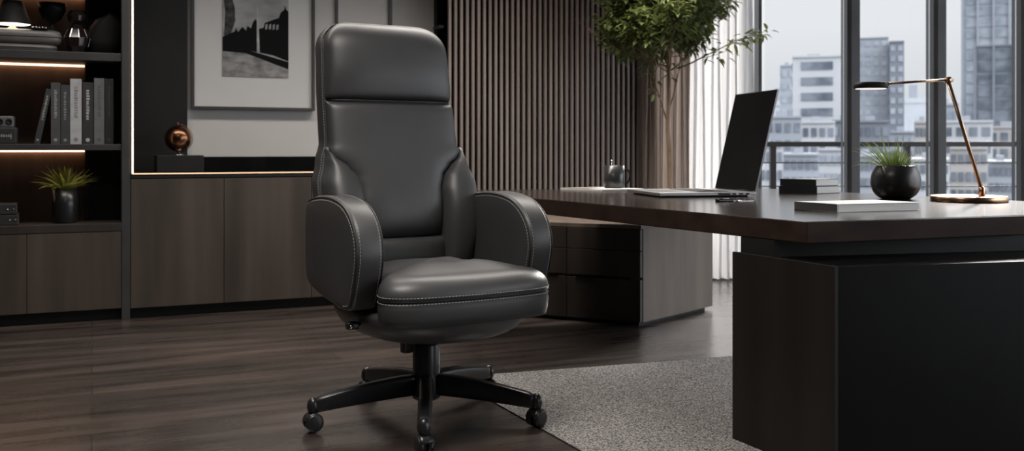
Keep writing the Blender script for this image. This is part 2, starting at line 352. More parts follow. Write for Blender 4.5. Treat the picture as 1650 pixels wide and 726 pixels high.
# framed photograph
pd = .415
fx0, fx1 = u_of(308, pd), u_of(507, pd); fz0 = z_of(177, 400, pd); fz1 = fz0+1.12
ph = empty('framed_photograph', W3((fx0+fx1)/2, pd, fz0), WA, 'large black and white riverside photograph in a thin dark frame with wide white mat', 'picture')
hw_ = (fx1-fx0)/2; H_ = fz1-fz0
b = B(); ft = .018
for bx_ in ((-hw_, -hw_+ft, 0, H_), (hw_-ft, hw_, 0, H_), (-hw_+ft, hw_-ft, 0, ft), (-hw_+ft, hw_-ft, H_-ft, H_)): box(b, bx_[0], bx_[1], -.012, .04, bx_[2], bx_[3], .001)
obj('frame', b, M['frame'], ph)
M['matb'] = tex(mat('picture mat', (.5, .49, .48), .55), (.44, .435, .425), (.50, .49, .48), nscale=1.5)
b = B(); box(b, -hw_+ft, hw_-ft, .008, .035, ft, H_-ft); obj('mat_board', b, M['matb'], ph)
uc = (fx0+fx1)/2
a0 = u_of(358.5, pd)-uc; a1 = u_of(465, pd)-uc; c0 = z_of(124, 410, pd)-fz0; c1 = c0+.62
pm = tex(mat('photo print sky', (.2, .2, .2), .5), (.13, .13, .135), (.36, .35, .35), (1, 1, 2.2), 4)
pr = B(); box(pr, a0, a1, .004, .0078, c0, c1); prt = obj('photo_print', pr, pm, ph)
def flat(pts, y, name, m):
    b = B(); vs = [b.verts.new((a0+(a1-a0)*x, y, c0+(c1-c0)*z)) for x, z in pts]; f = b.faces.new(vs)
    r = bmesh.ops.extrude_face_region(b, geom=[f]); bmesh.ops.translate(b, verts=[v for v in r['geom'] if isinstance(v, bmesh.types.BMVert)], vec=(0, .001, 0))
    o = obj(name, b, m, prt); return o
ink = mat('print black', (.004, .004, .004), .7, spec=.1); ink2 = tex(mat('print dark grey', (.05, .05, .05), .7, spec=.1), (.018, .018, .018), (.08, .08, .08), nscale=30)
wat = tex(mat('print water', (.2, .2, .2), .5), (.06, .06, .06), (.30, .29, .285), (1, 1, 2), 12)
sc_ = .62/((125-0)*1.0)   # vertical fraction helper: print reaches above the frame edge of the picture
def pf(x, y): return ((x-358.5)/106.5, (124-y)/124*(z_of(0, 410, pd)-fz0-c0)/.62)
flat([pf(358.5, 124), pf(465, 124), pf(465, 100), pf(400, 82), pf(358.5, 80)], .0028, 'printed_water', wat)
flat([pf(358.5, 62), pf(362, 60), pf(370, 56), pf(378, 52), pf(380, 46), pf(383, 53), pf(390, 44), pf(396, 50), pf(398, 42), pf(404, 46), pf(407, 36), pf(411, 30), pf(413, 34), pf(416, 46), pf(424, 44), pf(426, 36), pf(440, 30), pf(449, 27), pf(452, 18), pf(458, 13), pf(459.5, 5), pf(461, 12), pf(465, 16), pf(465, 97), pf(440, 88), pf(416, 84), pf(390, 80), pf(358.5, 82)], .0026, 'printed_embankment', ink)
flat([pf(358.5, 81), pf(395, 80), pf(465, 98), pf(465, 110), pf(430, 98), pf(395, 86), pf(358.5, 84)], .0022, 'printed_quay', ink)
flat([pf(361, 60), pf(363, 20), pf(360, 0), pf(374, 0), pf(378, 14), pf(379, 35), pf(374, 50), pf(371, 58)], .0030, 'printed_wheel', ink2)
flat([pf(413.2, 84), pf(413.2, 0), pf(414.6, 0), pf(416, 30), pf(418, 84)], .0018, 'printed_mast', tex(mat('print light grey', (.3, .3, .3), .5), (.2, .2, .2), (.4, .4, .4), nscale=20))
for x in (427, 433, 439, 445):
    flat([pf(x, 47), pf(x+3.4, 45), pf(x+3.4, 37), pf(x, 39)], .0019, 'printed_window', pm)
# globe on black box
zc = zc1+.002
d_ = .17
gb = wthing('display_box', 288, .2, zc, 'flat matte black box under the copper globe on the sideboard', 'box')
wb = (u_of(327, .1)-u_of(251, .1))/2
b = B(); box(b, -wb, wb, -.12, .12, 0, z_of(250, 288, .1)-zc, .004); box(b, -wb+.002, wb-.002, -.118, .118, .03, .032); obj('box_body', b, M['blackmatte'], gb)
gz = z_of(250, 288, .1)
gl = wthing('globe', 287, .18, gz, 'small copper globe ornament on a steel stand', 'globe')
gr = 21/F*on_wall(287, .18)[1]
b = B(); bmesh.ops.create_uvsphere(b, u_segments=32, v_segments=20, radius=gr); bmesh.ops.translate(b, verts=b.verts, vec=(0, 0, gr+.022)); obj('globe_ball', b, M['bronzeball'], gl, True)
b = B(); lathe(b, [(.03, 0), (.03, .004), (.012, .007), (.006, .012), (.006, .026)], 24); obj('stand', b, M['chrome'], gl, True)
b = B(); arc = [(math.cos(t)*(gr+.005), 0, gr+.022+math.sin(t)*(gr+.005)) for t in [(-95+i*10)*PI/180 for i in range(19)]]; tube(b, arc, .0022, 6); obj('meridian_ring', b, M['bronzeball'], gl, True)
b = B(); lathe(b, [(.004, 0), (.005, .004), (.001, .022)], 12, (0, 0, 2*gr+.02)); obj('finial', b, M['bronzeball'], gl, True)

# ================================================================== things on the bookcase
# books on the middle shelf
def book(px0, px1, ptop, col, label, tilt=0, mark=.5, d=.06, rough=.5):
    dd = d; ua, ub = u_of(px0, dd), u_of(px1, dd); zt = z_of(ptop, (px0+px1)/2, dd); zb = zm1
    t = empty('book', W3((ua+ub)/2, dd, zb), WA, label, 'book', 'upright books on the middle shelf')
    h = zt-zb; wd = ub-ua; m = tex(mat('book cover', col, rough), tuple(c*.85 for c in col), tuple(c*1.15 for c in col), nscale=20)
    Mx = Matrix.Rotation(tilt, 4, 'Y')
    off = Matrix.Translation((0, 0, abs(math.sin(tilt))*wd/2))@Mx
    b = B(); box(b, -wd/2, wd/2, 0, .004, 0, h, .001, off); box(b, -wd/2, -wd/2+.003, .003, .17, 0, h, 0, off); box(b, wd/2-.003, wd/2, .003, .17, 0, h, 0, off); obj('cover', b, m, t)
    b = B(); box(b, -wd/2+.003, wd/2-.003, .005, .165, .004, h-.004, 0, off); obj('pages', b, M['paperedge'], t)
    # illegible vertical spine lettering
    lm = mat('spine ink', tuple(min(1, mark) for _ in range(3)), .5); b = B(); rnd = random.Random(int(px0)); z = h*.88
    while z > h*.42:
        l = rnd.uniform(.004, .012); box(b, -wd*.14, wd*rnd.uniform(.06, .2), -.0008, .0002, z-l, z, 0, off); z -= l+rnd.uniform(.003, .006)
    obj('spine_lettering', b, lm, t)
    b = B(); c = off@Vector((0, -.0004, h*.07)); bmesh.ops.create_circle(b, cap_ends=True, radius=wd*.2, segments=12, matrix=Matrix.Translation(c)@Matrix.Rotation(PI/2, 4, 'X')); obj('publisher_mark', b, lm, t)
book(82, 97, 133, (.055, .055, .058), 'dark grey hardback book, first upright one right of the leaning book', mark=.25)
book(98, 112, 137, (.038, .038, .040), 'charcoal hardback book just left of the pale grey book', mark=.2)
book(113, 131.5, 127, (.34, .34, .35), 'pale grey thick book, lightest on the middle shelf', mark=.16)
book(133, 150, 133, (.022, .022, .024), 'near black hardback with pale spine lettering, right of the pale grey book', mark=.35)
book(151.5, 168, 126, (.11, .11, .115), 'mid grey tall book, second from the right end of the row', mark=.07)
book(169, 183, 127, (.012, .012, .012), 'black book at the right end of the row', mark=.035)
book(54.5, 64, 142, (.030, .031, .034), 'slim dark book leaning to the right on the middle shelf', tilt=.20, mark=.3)
# speaker boxes at left
def clockbox(px0, px1, y0, y1, z0, m, nm, label, d=.05):
    ua, ub = u_of(px0, d), u_of(px1, d); h = (y1-y0)/F*on_wall(px1, d)[1]
    t = empty(nm, W3((ua+ub)/2, d, z0), WA, label, 'radio' if nm == 'tabletop_radio' else 'box')
    wd = (ub-ua)/2; b = B(); box(b, -wd, wd, 0, .12, 0, h, .006); obj('case', b, m, t); return t, wd, h
t, wd, h2 = clockbox(-30, 27, 205, 232, zm1, M['bookblack'], 'storage_box', 'black box with pale marks under the small grey radio', .05)
b = B(); rnd = random.Random(3)
for i in range(7): x = wd-.03-i*.011; box(b, x, x+.007, -.001, .0005, h2*.42, h2*rnd.uniform(.5, .62))
box(b, wd-.03, wd-.026, -.001, .0005, h2*.3, h2*.62); obj('front_marking', b, mat('pale print', (.25, .26, .25), .5), t)
t, wd, hh = clockbox(-26, 22, 187, 205, zm1+h2, tex(mat('grey radio case', (.10, .10, .105), .45), (.085, .085, .09), (.12, .12, .125)), 'tabletop_radio', 'small grey radio with round dials on top of the black box', .06)
for i in range(3):
    b = B(); lathe(b, [(.016, 0), (.016, .004), (.011, .006), (.009, .003), (.001, .003)], 20); bmesh.ops.rotate(b, verts=b.verts, matrix=Matrix.Rotation(PI/2, 3, 'X')); bmesh.ops.translate(b, verts=b.verts, vec=(wd-.022-i*.042, 0, hh*.5)); obj('dial', b, M['blackmatte'], t, True)
# top shelf: lamp, two cushioned cases, faceted vase, dark sculpture
zs = zt1
def rounded_case(px0, px1, y0, y1, z0, d, label):
    ua, ub = u_of(px0, d), u_of(px1, d); h = (y1-y0)/F*on_wall(50, d)[1]; c = (ua+ub)/2; a = (ub-ua)/2
    t = empty('storage_case', W3(c, d+.12, z0), WA, label, 'case', 'rounded grey cases on the top shelf')
    b = B(); rings = []
    for i in range(13):
        s = -1+2*i/12; k = (1-abs(s)**2.6)**.45 if abs(s) < 1 else .0
        rings.append([(x, y, h/2+s*h/2) for x, y, _ in se((0, 0, 0), a-.03+.03*k, .10-.03+.03*k, 5, 48)])
    loft(b, rings); obj('case_body', b, tex(mat('worn grey leather', (.09, .085, .08), .38), (.07, .066, .063), (.12, .11, .105), nscale=7, bump=.2), t, True)
    b = B(); tube(b, [(x, y, h/2) for x, y, _ in se((0, 0, 0), a+.001, .101, 5, 60)], .0025, 6, closed=True); obj('zip', b, M['nylon'], t, True)
    return h
h1 = rounded_case(-60, 92, 67, 79.5, zs, .05, 'flat rounded grey case at the bottom, under the thicker case and the lamp')
h2_ = rounded_case(-62, 99, 43, 67, zs+h1, .05, 'thicker rounded grey case on top of the flat one, under the lamp')
lz = zs+h1+h2_
lp = wthing('table_lamp', 20, .16, lz, 'small lamp with black conical shade glowing white underneath, on the grey cases', 'lamp')
q = on_wall(20, .16)[1]/F
b = B(); lathe(b, [(9*q, 0), (9*q, .005), (5*q, .012), (4*q, .02), (1.2*q, .022), (1.2*q, .06)], 24); obj('lamp_base', b, M['brass'], lp, True)
r0, r1 = 28*q, 15*q; zb_ = 8*q; b = B()
lathe(b, [(r0, zb_), (r1, zb_+38*q), (r1-.003, zb_+38*q), (r0-.003, zb_+.001), (r0, zb_)], 40, cap=False); obj('lamp_shade', b, M['blackmatte'], lp, True)
b = B(); lathe(b, [(.001, zb_+.004), (r0-.006, zb_+.004), (r0-.008, zb_+.008), (.001, zb_+.008)], 40); obj('diffuser', b, led('lamp glow', (1, .93, .8), 4.0), lp)
vs_ = wthing('vase', 124, .16, zs, 'dark faceted glass vase with a pinched neck beside the grey cases', 'vase')
q = on_wall(116, .16)[1]/F; b = B()
lathe(b, [(9*q, 0), (17*q, 12*q), (20*q, 26*q), (14*q, 40*q), (8*q, 48*q), (14*q, 54*q), (16*q, 62*q), (11*q, 70*q), (9*q, 70*q), (10*q, 60*q)], 9); obj('vase_body', b, mat('smoky brown glass', (.012, .008, .007), .08, spec=1), vs_)
b = B(); 
for k in range(9): tube(b, [(17*q*math.cos(2*PI*k/9), 17*q*math.sin(2*PI*k/9), 12*q), (20*q*math.cos(2*PI*k/9), 20*q*math.sin(2*PI*k/9), 26*q), (14*q*math.cos(2*PI*k/9), 14*q*math.sin(2*PI*k/9), 40*q)], .0012, 5)
obj('rim_edges', b, M['chrome'], vs_)
sc2 = wthing('sculpture', 168, .22, zs, 'tall dark stone sculpture with a slanting shoulder at the right end of the top shelf', 'sculpture')
q = on_wall(168, .22)[1]/F; b = B()
loft(b, [[(x+ox, y, z*q) for x, y, _ in se((0, 0, 0), a*q, .07, 2.5, 24)] for z, a, ox in ((0, 22, 0), (25, 25, 0), (45, 24, .004), (58, 18, .018), (64, 10, .03), (67, 3, .035))])
for v in b.verts: v.co += Vector(noise.noise_vector(v.co*14))*.008
for v in b.verts: v.co.z = max(0, v.co.z)
obj('sculpture_body', b, M['blackmatte'], sc2, True)
sc3 = wthing('bowl', 84, .19, lz, 'dark footed bowl standing on the grey cases beside the lamp', 'bowl')
q = on_wall(84, .19)[1]/F; b = B(); lathe(b, [(11*q, 0), (10*q, .008), (4*q, 8*q), (4*q, 14*q), (14*q, 22*q), (20*q, 34*q), (21*q, 46*q), (19*q, 46*q), (18*q, 34*q), (10*q, 26*q), (.001, 24*q)], 36); obj('bowl_body', b, M['black'], sc3, True)
sc4 = wthing('candle_holder', 62, .10, lz, 'tiny pale beads on a dark tray lying on the grey case', 'candle holder')
b = B(); box(b, -.035, .045, -.03, .03, 0, .006, .002); obj('tray', b, M['black'], sc4)
for i in range(5):
    b = B(); bmesh.ops.create_uvsphere(b, u_segments=12, v_segments=8, radius=.006); obj('bead', b, M['chrome'], sc4, True, loc=(-.025+i*.015, -.01*(i % 2), .011))
# lower shelf plant and rolled albums
def blades(bm, n, rad, length, width, rnd, spread=1.0, droop=.6, base=(0, 0, 0), a0_=0, a1_=2*PI, up=1.0):
    for i in range(n):
        a = rnd.uniform(a0_, a1_); L_ = length*rnd.uniform(.6, 1.05); s = spread*rnd.uniform(.2, 1); dr = droop*rnd.uniform(.4, 1.2)
        r0 = rad*rnd.random(); p = Vector((math.cos(a)*r0+base[0], math.sin(a)*r0+base[1], base[2])); dirv = Vector((math.cos(a)*s, math.sin(a)*s, up)).normalized()
        side = Vector((-math.sin(a), math.cos(a), 0)); prev = None; N_ = 6
        for k in range(N_+1):
            t = k/N_; wv = width*(math.sin(PI*min(1, .12+t*.88))**.7 if t < 1 else .02)*(1-.3*t)
            c = p+Vector((0, 0, -.2*wv)); l = bm.verts.new(p-side*wv/2); r = bm.verts.new(p+side*wv/2); m_ = bm.verts.new(c)
            if prev: bm.faces.new((prev[0], prev[1], m_, l)); bm.faces.new((prev[1], prev[2], r, m_))
            prev = (l, m_, r); p = p+dirv*L_/N_; dirv = (dirv+Vector((0, 0, -dr/N_))).normalized()
pp = wthing('potted_plant', 105, .15, zl1, 'yellow green leafy plant in a dark cylindrical pot on the lower shelf', 'plant')
q = on_wall(105, .17)[1]/F; b = B(); R_ = 19.5*q; Hp = 54*q
lathe(b, [(R_*.9, 0), (R_*.97, .006), (R_, Hp*.5), (R_, Hp), (R_-.006, Hp), (R_-.008, Hp-.015), (.001, Hp-.015)], 40); obj('pot', b, tex(mat('satin black ceramic', (.012, .012, .013), .3), (.010, .010, .011), (.015, .015, .016)), pp, True)
b = B(); lathe(b, [(R_-.009, Hp-.03), (R_-.009, Hp-.012), (.001, Hp-.008)], 24); obj('soil', b, M['soil'], pp, True)
b = B(); rnd = random.Random(5); blades(b, 110, R_*.5, 52*q, .019, rnd, 1.4, 1.2, (0, 0, Hp-.012), up=.9); blades(b, 30, R_*.4, 46*q, .011, rnd, .4, .3, (0, 0, Hp-.012)); 
for v in b.verts: v.co.y = max(-.15, min(.19, v.co.y*.85)); v.co.z = min(v.co.z, zm0-zl1-.01)
obj('foliage', b, M['fern'], pp, True)
for i, (y0, y1, x1, lb) in enumerate(((346, 364, 29, 'black bound album at the bottom, under the other album on the lower shelf'), (321, 345, 26, 'black bound album on top of the other album on the lower shelf'))):
    d = .06; h = 17/F*on_wall(10, d)[1]; z0 = zl1+i*(h+.002); ua, ub = u_of(-40, d), u_of(x1, d)
    t = empty('photo_album', W3((ua+ub)/2, d, z0), WA, lb, 'album', 'albums on the lower shelf'); a = (ub-ua)/2
    b = B(); rings = []
    prof = [(0, 0), (.0, h), (.16, h), (.16, h-.004), (.01, h-.004), (.006, h*.5), (.01, .004), (.16, .004), (.16, 0)]
    box(b, -a, a, -.004, .006, .002, h-.002, .002); box(b, -a, a, .0, .15, h-.004, h, .001); box(b, -a, a, .0, .15, 0, .004, .001); obj('cover', b, M['bookblack'], t)
    b = B(); box(b, -a+.003, a-.003, .007, .145, .004, h-.004); obj('pages', b, tex(mat('dark page block', (.06, .055, .05), .8), (.05, .045, .04), (.08, .075, .07), (1, 1, 200), 2), t)
    b = B()
    for x in (a-.012, a-.04): bmesh.ops.create_uvsphere(b, u_segments=10, v_segments=8, radius=.0045, matrix=Matrix.Translation((x, -.005, h*.5)))
    obj('rivets', b, M['chrome'], t, True)

# ================================================================== CREDENZA under the desk
c0_ = onz(1033, 526, 0); c1_ = onz(1148, 498, 0); ca = math.atan2((c0_-Vector((.052, 5.339))).y, (c0_-Vector((.052, 5.339))).x)
cz = empty('drawer_cabinet', (c0_.x, c0_.y, 0), 0, 'low brown drawer cabinet standing under the far end of the desk', 'cabinet')
fv = Vector((math.cos(ca), math.sin(ca))); rv = (c1_-c0_); rl = rv.length; rv = rv.normalized(); zT = .93-123/F*c0_.y
Lc = 1.35
def P(a, c): v = -fv*a+rv*c; return (v.x, v.y)
b = B(); prism(b, [P(-.0, .02), P(0, rl), P(Lc, rl), P(Lc, .02)], .02, zT-.021); obj('cabinet_body', b, M['cred'], cz)
b = B(); prism(b, [P(0, 0), P(0, rl), P(Lc, rl), P(Lc, 0)], zT-.02, zT); obj('cabinet_top', b, M['cred'], cz)
b = B(); prism(b, [P(.03, .03), P(.03, rl-.03), P(Lc-.03, rl-.03), P(Lc-.03, .03)], 0, .02); obj('plinth', b, M['blackmatte'], cz)
zg = .93-(448-240)/F*c0_.y; zg2 = .93-(405-240)/F*c0_.y
M['drawer'] = wood('dark drawer front', (.020, .0155, .0125), (.040, .030, .024), .45)
for a, c, z0, z1 in ((.004, .42, .022, zg-.012), (.004, .42, zg+.003, zg2-.002), (.004, .42, zg2+.002, zT-.024), (.424, .85, .022, zg-.012), (.424, .85, zg+.003, zg2-.002), (.424, .85, zg2+.002, zT-.024), (.854, Lc-.004, .022, zT-.024)):
    b = B(); prism(b, [P(a, 0), P(c, 0), P(c, .018), P(a, .018)], z0, z1, .001); dr = obj('drawer', b, M['drawer'], cz)
    if z1 < zT-.03 and z0 > .03:
        b = B(); prism(b, [P(a+.05, -.008), P(c-.05, -.008), P(c-.05, .001), P(a+.05, .001)], z0-.010, z0-.002); obj('handle', b, M['black'], dr)

# ================================================================== DESK
ZT, ZB = .717, .652
A_ = onz(1300, 357, ZT); R1 = onz(1650, 346, ZT); dr_ = (R1-A_).normalized(); dl_ = (onz(870, 320, ZT)-A_).normalized()
Bk = A_+dl_*2.518; Cc = Vector((1.36, 5.24)); Dd = Vector((2.44, 3.31))
Dd = A_+dr_*1.66
dk = empty('executive_desk', (A_.x, A_.y, 0), 0, 'large dark walnut executive desk with thick top and black block pedestal', 'desk')
sh = lambda p: (p.x-A_.x, p.y-A_.y)
b = B(); prism(b, [sh(A_), sh(Dd), sh(Cc), sh(Bk)], ZB, ZT, .004); dtp = obj('desktop', b, M['desk'], dk)
dtp.data.materials.append(M['deskedge'])
for f in dtp.data.polygons: f.material_index = 0 if f.normal.z > .3 else 1
P0 = onz(1180, 708, 0); P1 = Vector((.903, 2.693)); pr_ = (Vector((1.503, 2.826))-P1).normalized(); ZP = .60
nl = (P1-P0).normalized()
P1r = P1+pr_*1.35; P0r = P0+(P1r-P1)
bkd = Vector((.02, .004))
b = B(); prism(b, [sh(P1+pr_*.012), sh(P1r), sh(P0r), sh(P0+pr_*.012)], .0052, ZP); tag(obj('pedestal', b, M['black'], dk), 'black block pedestal')
b = B(); prism(b, [sh(P1), sh(P1+pr_*.0115), sh(P0+pr_*.0115), sh(P0)], 0.0052, ZP+.002, .001); tag(obj('side_panel', b, M['deskside'], dk), 'dark brown veneer side panel of the pedestal')
# recessed riser between pedestal and top
q0 = P0+nl*.03+pr_*.03
rz = P0-nl*.0
X1 = P0+pr_*.93
b = B(); prism(b, [sh(P0+pr_*.015+nl*.02), sh(P0+pr_*.015+nl*.17), sh(P0+pr_*.93+nl*.17), sh(P0+pr_*.93+nl*.02)], ZP+.001, ZB-.0005); obj('riser', b, M['blackmatte'], dk)
# far support standing on the floor beside the drawer cabinet, hidden from the front by the armchair
b = B(); s1 = Bk+Vector((.18, -.30)); prism(b, [sh(s1), sh(s1+Vector((.06, .02))), sh(s1+Vector((-.03, .22))), sh(s1+Vector((-.09, .20)))], 0, ZB-.0005); obj('leg_panel', b, M['blackmatte'], dk)

# --- laptop
lt = onz(1063, 318.5, ZT); lh = onz(1218, 316.5, ZT); lf = onz(996, 310, ZT)
ux = (lh-lt); uxl = ux.length; ux.normalize(); ang = math.atan2(ux.y, ux.x); wdt = .44
lap = empty('laptop', (lt.x, lt.y, ZT), ang, 'open silver laptop with a tall black screen', 'laptop')
vy = Vector((-math.sin(ang), math.cos(ang)))
sk = .012
b = B()
b0 = [(0, 0), (uxl, 0), (uxl+sk, wdt), (sk, wdt)]
prism(b, b0, .006, .021, .003); obj('base', b, M['alu'], lap)
b = B(); prism(b, [(.03, .02), (uxl-.03, .02), (uxl-.03+sk, wdt-.02), (.03+sk, wdt-.02)], 0, .006); obj('underside', b, M['blackmatte'], lap)
b = B()
for x0, x1 in ((uxl*.60, uxl*.73), (uxl*.75, uxl*.79), (uxl*.82, uxl*.865), (uxl*.89, uxl*.93)): box(b, x0, x1, -.0008, .003, .010, .0165)
obj('ports', b, M['black'], lap)
b = B()
for i in range(5):
    for j in range(13): box(b, uxl*.45+i*.03, uxl*.45+i*.03+.025, .05+j*.026, .05+j*.026+.021, .0205, .0225)
obj('keyboard', b, M['blackmatte'], lap)
b = B(); box(b, .05, .17, .13, .30, .0208, .0215); obj('trackpad', b, mat('trackpad glass', (.25, .25, .26), .3, .6), lap)
# lid : hinge along the far x edge, leaning back
top_n = at(1254.5, 143.5, lh.y); lean = Vector(((top_n.x-lh.x), 0, top_n.z-ZT-.02))
lv = Vector((lean.x*math.cos(-ang)-0, lean.x*math.sin(-ang), lean.z))
h0 = Vector((uxl-.002, .004, .02)); h1v = Vector((uxl+sk-.002, wdt-.004, .02)); thn = lv.cross(h1v-h0).normalized()*.008
def lidq(b, a0, a1, c0, c1, o0, o1):
    f = lambda a, c, o: h0+(h1v-h0)*a+lv*c+thn*o
    vs = [b.verts.new(f(a, c, o)) for o in (o0, o1) for a, c in ((a0, c0), (a1, c0), (a1, c1), (a0, c1))]
    for qd in ((0, 1, 2, 3), (7, 6, 5, 4), (0, 4, 5, 1), (1, 5, 6, 2), (2, 6, 7, 3), (3, 7, 4, 0)): b.faces.new([vs[i] for i in qd])
sgn = 1 if thn.x > 0 else -1
b = B(); lidq(b, 0, 1, 0, 1, 0, sgn*1.0); lid = obj('lid', b, M['alu'], lap)
b = B(); lidq(b, .008, .992, .01, .994, -sgn*.12, 0); obj('screen', b, M['screen'], lid)
b = B(); tube(b, [h0+Vector((-.002, .03, .0)), h1v+Vector((-.002, -.03, 0))], .007, 10); obj('hinge', b, M['black'], lap, True)

# --- objects on desk
def rect_book(name, corner, rgt, bck, th, z, cover, label, cat, group=None, spine='l'):
    c = corner; t = empty(name, (c.x, c.y, z), 0, label, cat, group)
    r, k = rgt, bck; f = lambda a, e: (r.x*a+k.x*e, r.y*a+k.y*e)
    ct = .0025
    b = B(); prism(b, [f(0, 0), f(1, 0), f(1, 1), f(0, 1)], 0, ct, .0006); prism(b, [f(0, 0), f(1, 0), f(1, 1), f(0, 1)], th-ct, th, .0006)
    e = .02; prism(b, [f(0, 0), f(e, 0), f(e, 1), f(0, 1)], ct, th-ct); obj('cover', b, cover, t)
    b = B(); prism(b, [f(e, .012), f(.985, .012), f(.985, .988), f(e, .988)], ct, th-ct); obj('pages', b, M['paperedge'], t); return t
K = onz(1349, 342, ZT)
nb_cover = tex(mat('pale notebook cover', (.45, .44, .43), .35), (.40, .39, .38), (.48, .47, .46))
t = rect_book('notebook', K, onz(1482, 338.5, ZT)-K, onz(1280, 337, ZT)-K, .028, ZT, nb_cover, 'thick white notebook lying flat in front of the round pot', 'notebook')
b = B(); r = onz(1482, 338.5, ZT)-K; k = onz(1280, 337, ZT)-K; nrm = Vector((-k.y, k.x)).normalized()*-.001
prism(b, [(nrm.x, nrm.y), (0, 0), (k.x, k.y), (k.x+nrm.x, k.y+nrm.y)], .0, .028); tag(obj('spine_strip', b, M['bookblack'], t), 'dark spine of the notebook')
Kb = onz(1316, 312, ZT); rb = onz(1354, 310.8, ZT)-Kb; lb_ = onz(1255, 310.8, ZT)-Kb; th = 12/F*Kb.y
rect_book('book', Kb, rb, lb_, th, ZT, M['bookblack'], 'dark book at the bottom of the pair beside the laptop', 'book', 'stacked books on the desk')
rect_book('book', Kb+(rb*-.0+lb_*.02), rb*.95, lb_*.95, th*.95, ZT+th+.0005, M['bookblack'], 'dark book on top of the pair beside the laptop', 'book', 'stacked books on the desk')
mg = onz(970, 308, ZT); t = empty('magazine', (mg.x, mg.y, ZT), 0, 'thin white magazine under the black mug', 'magazine')
r = Vector((.225, .10)); k = Vector((-.20, .20)); f = lambda a, e: (r.x*a+k.x*e, r.y*a+k.y*e)
b = B(); prism(b, [f(0, 0), f(1, 0), f(1, 1), f(0, 1)], 0, .010, .001); obj('page_block', b, M['paper'], t)
b = B(); prism(b, [f(.0, .30), f(.55, .30), f(.55, .98), f(0, .98)], .0101, .0112); obj('cover_print', b, tex(mat('printed cover', (.25, .22, .2), .4), (.16, .14, .13), (.40, .35, .33), nscale=14), t)
mc = mg+r*.72+k*.42
mug = empty('mug', (mc.x, mc.y, ZT+.0105), 0, 'black mug with a spoon standing on the magazine', 'mug')
q = mc.y/F; b = B(); rr = 16.5*q; hm = 36*q
lathe(b, [(rr*.9, 0), (rr, .006), (rr, hm), (rr-.004, hm), (rr-.005, .01), (.001, .01)], 36); obj('mug_body', b, tex(mat('black ceramic', (.02, .021, .022), .28), (.018, .019, .02), (.026, .027, .028)), mug, True)
b = B(); tube(b, smooth_loop([(rr*.97, 0, hm*.82), (rr+.022, 0, hm*.78), (rr+.028, 0, hm*.5), (rr+.018, 0, hm*.25), (rr*.97, 0, hm*.18)], 5, False), .0045, 8); obj('handle', b, M['black'], mug, True)
b = B(); tube(b, [(-rr*.1, .01, .02), (-rr*.25, .0, hm+.022)], .003, 8); bmesh.ops.create_uvsphere(b, u_segments=10, v_segments=8, radius=.006, matrix=Matrix.Translation((-rr*.25, 0, hm+.024))); obj('spoon', b, M['chrome'], mug, True)
kc = onz(1170, 324.5, ZT); t = empty('key_fob', (kc.x, kc.y, ZT), .35, 'small black key fob with metal ring on the desk in front of the laptop', 'key fob')
b = B(); box(b, -.045, .03, -.014, .014, 0, .012, .004); obj('fob_body', b, M['glossblack'], t); b = B(); tube(b, [(.05+.02*math.cos(a), .016*math.sin(a), .002) for a in [2*PI*i/20 for i in range(20)]], .0015, 6, closed=True); obj('ring', b, M['chrome'], t, True)
b = B(); box(b, .07, .13, -.004, .004, 0, .003, .001); obj('key_blade', b, M['chrome'], t); b = B(); box(b, -.02, .01, -.008, .008, .012, .014, .0005); obj('button', b, M['chrome'], t)
# round pot with grass
pc = onz(1443, 320, ZT); pc = Vector((px2X(1443, 4.12), 4.12)); q = pc.y/F
pt = empty('potted_grass', (pc.x, pc.y, ZT), 0, 'round matte black bowl pot with green grass on the desk', 'plant')
RR = 38.5*q; hh = 53*q; prof = [(RR*.45, 0), (RR*.62, .003), (RR*.84, hh*.16), (RR*.97, hh*.36), (RR, hh*.52), (RR*.965, hh*.72), (RR*.88, hh*.88), (RR*.78, hh), (RR*.74, hh), (RR*.80, hh*.85), (RR*.80, hh*.8)]
pfs = smooth_loop([(a, c, 0) for a, c in prof], 4, False); b = B(); lathe(b, [(v.x, max(0, v.y)) for v in pfs], 56); obj('pot', b, tex(mat('matte black stoneware', (.014, .0135, .013), .33), (.012, .0115, .011), (.018, .0175, .017), nscale=40, bump=.08), pt, True)
b = B(); lathe(b, [(RR*.76, hh*.80), (RR*.76, hh*.93), (.001, hh*.96)], 24); obj('soil', b, M['soil'], pt, True)
b = B(); rnd = random.Random(11)
blades(b, 120, RR*.35, 34*q, .0045, rnd, .9, .35, (.0, 0, hh*.92))
blades(b, 26, RR*.3, 72*q, .0075, rnd, 1.7, 1.0, (-.02, 0, hh*.92), PI*.75, PI*1.3, .75)
blades(b, 10, RR*.3, 62*q, .005, rnd, .22, .1, (0, 0, hh*.92))
blades(b, 16, RR*.3, 48*q, .004, rnd, 1.5, .9, (.02, 0, hh*.92), -PI*.3, PI*.3, .8)
obj('grass_blades', b, M['grass'], pt, True)
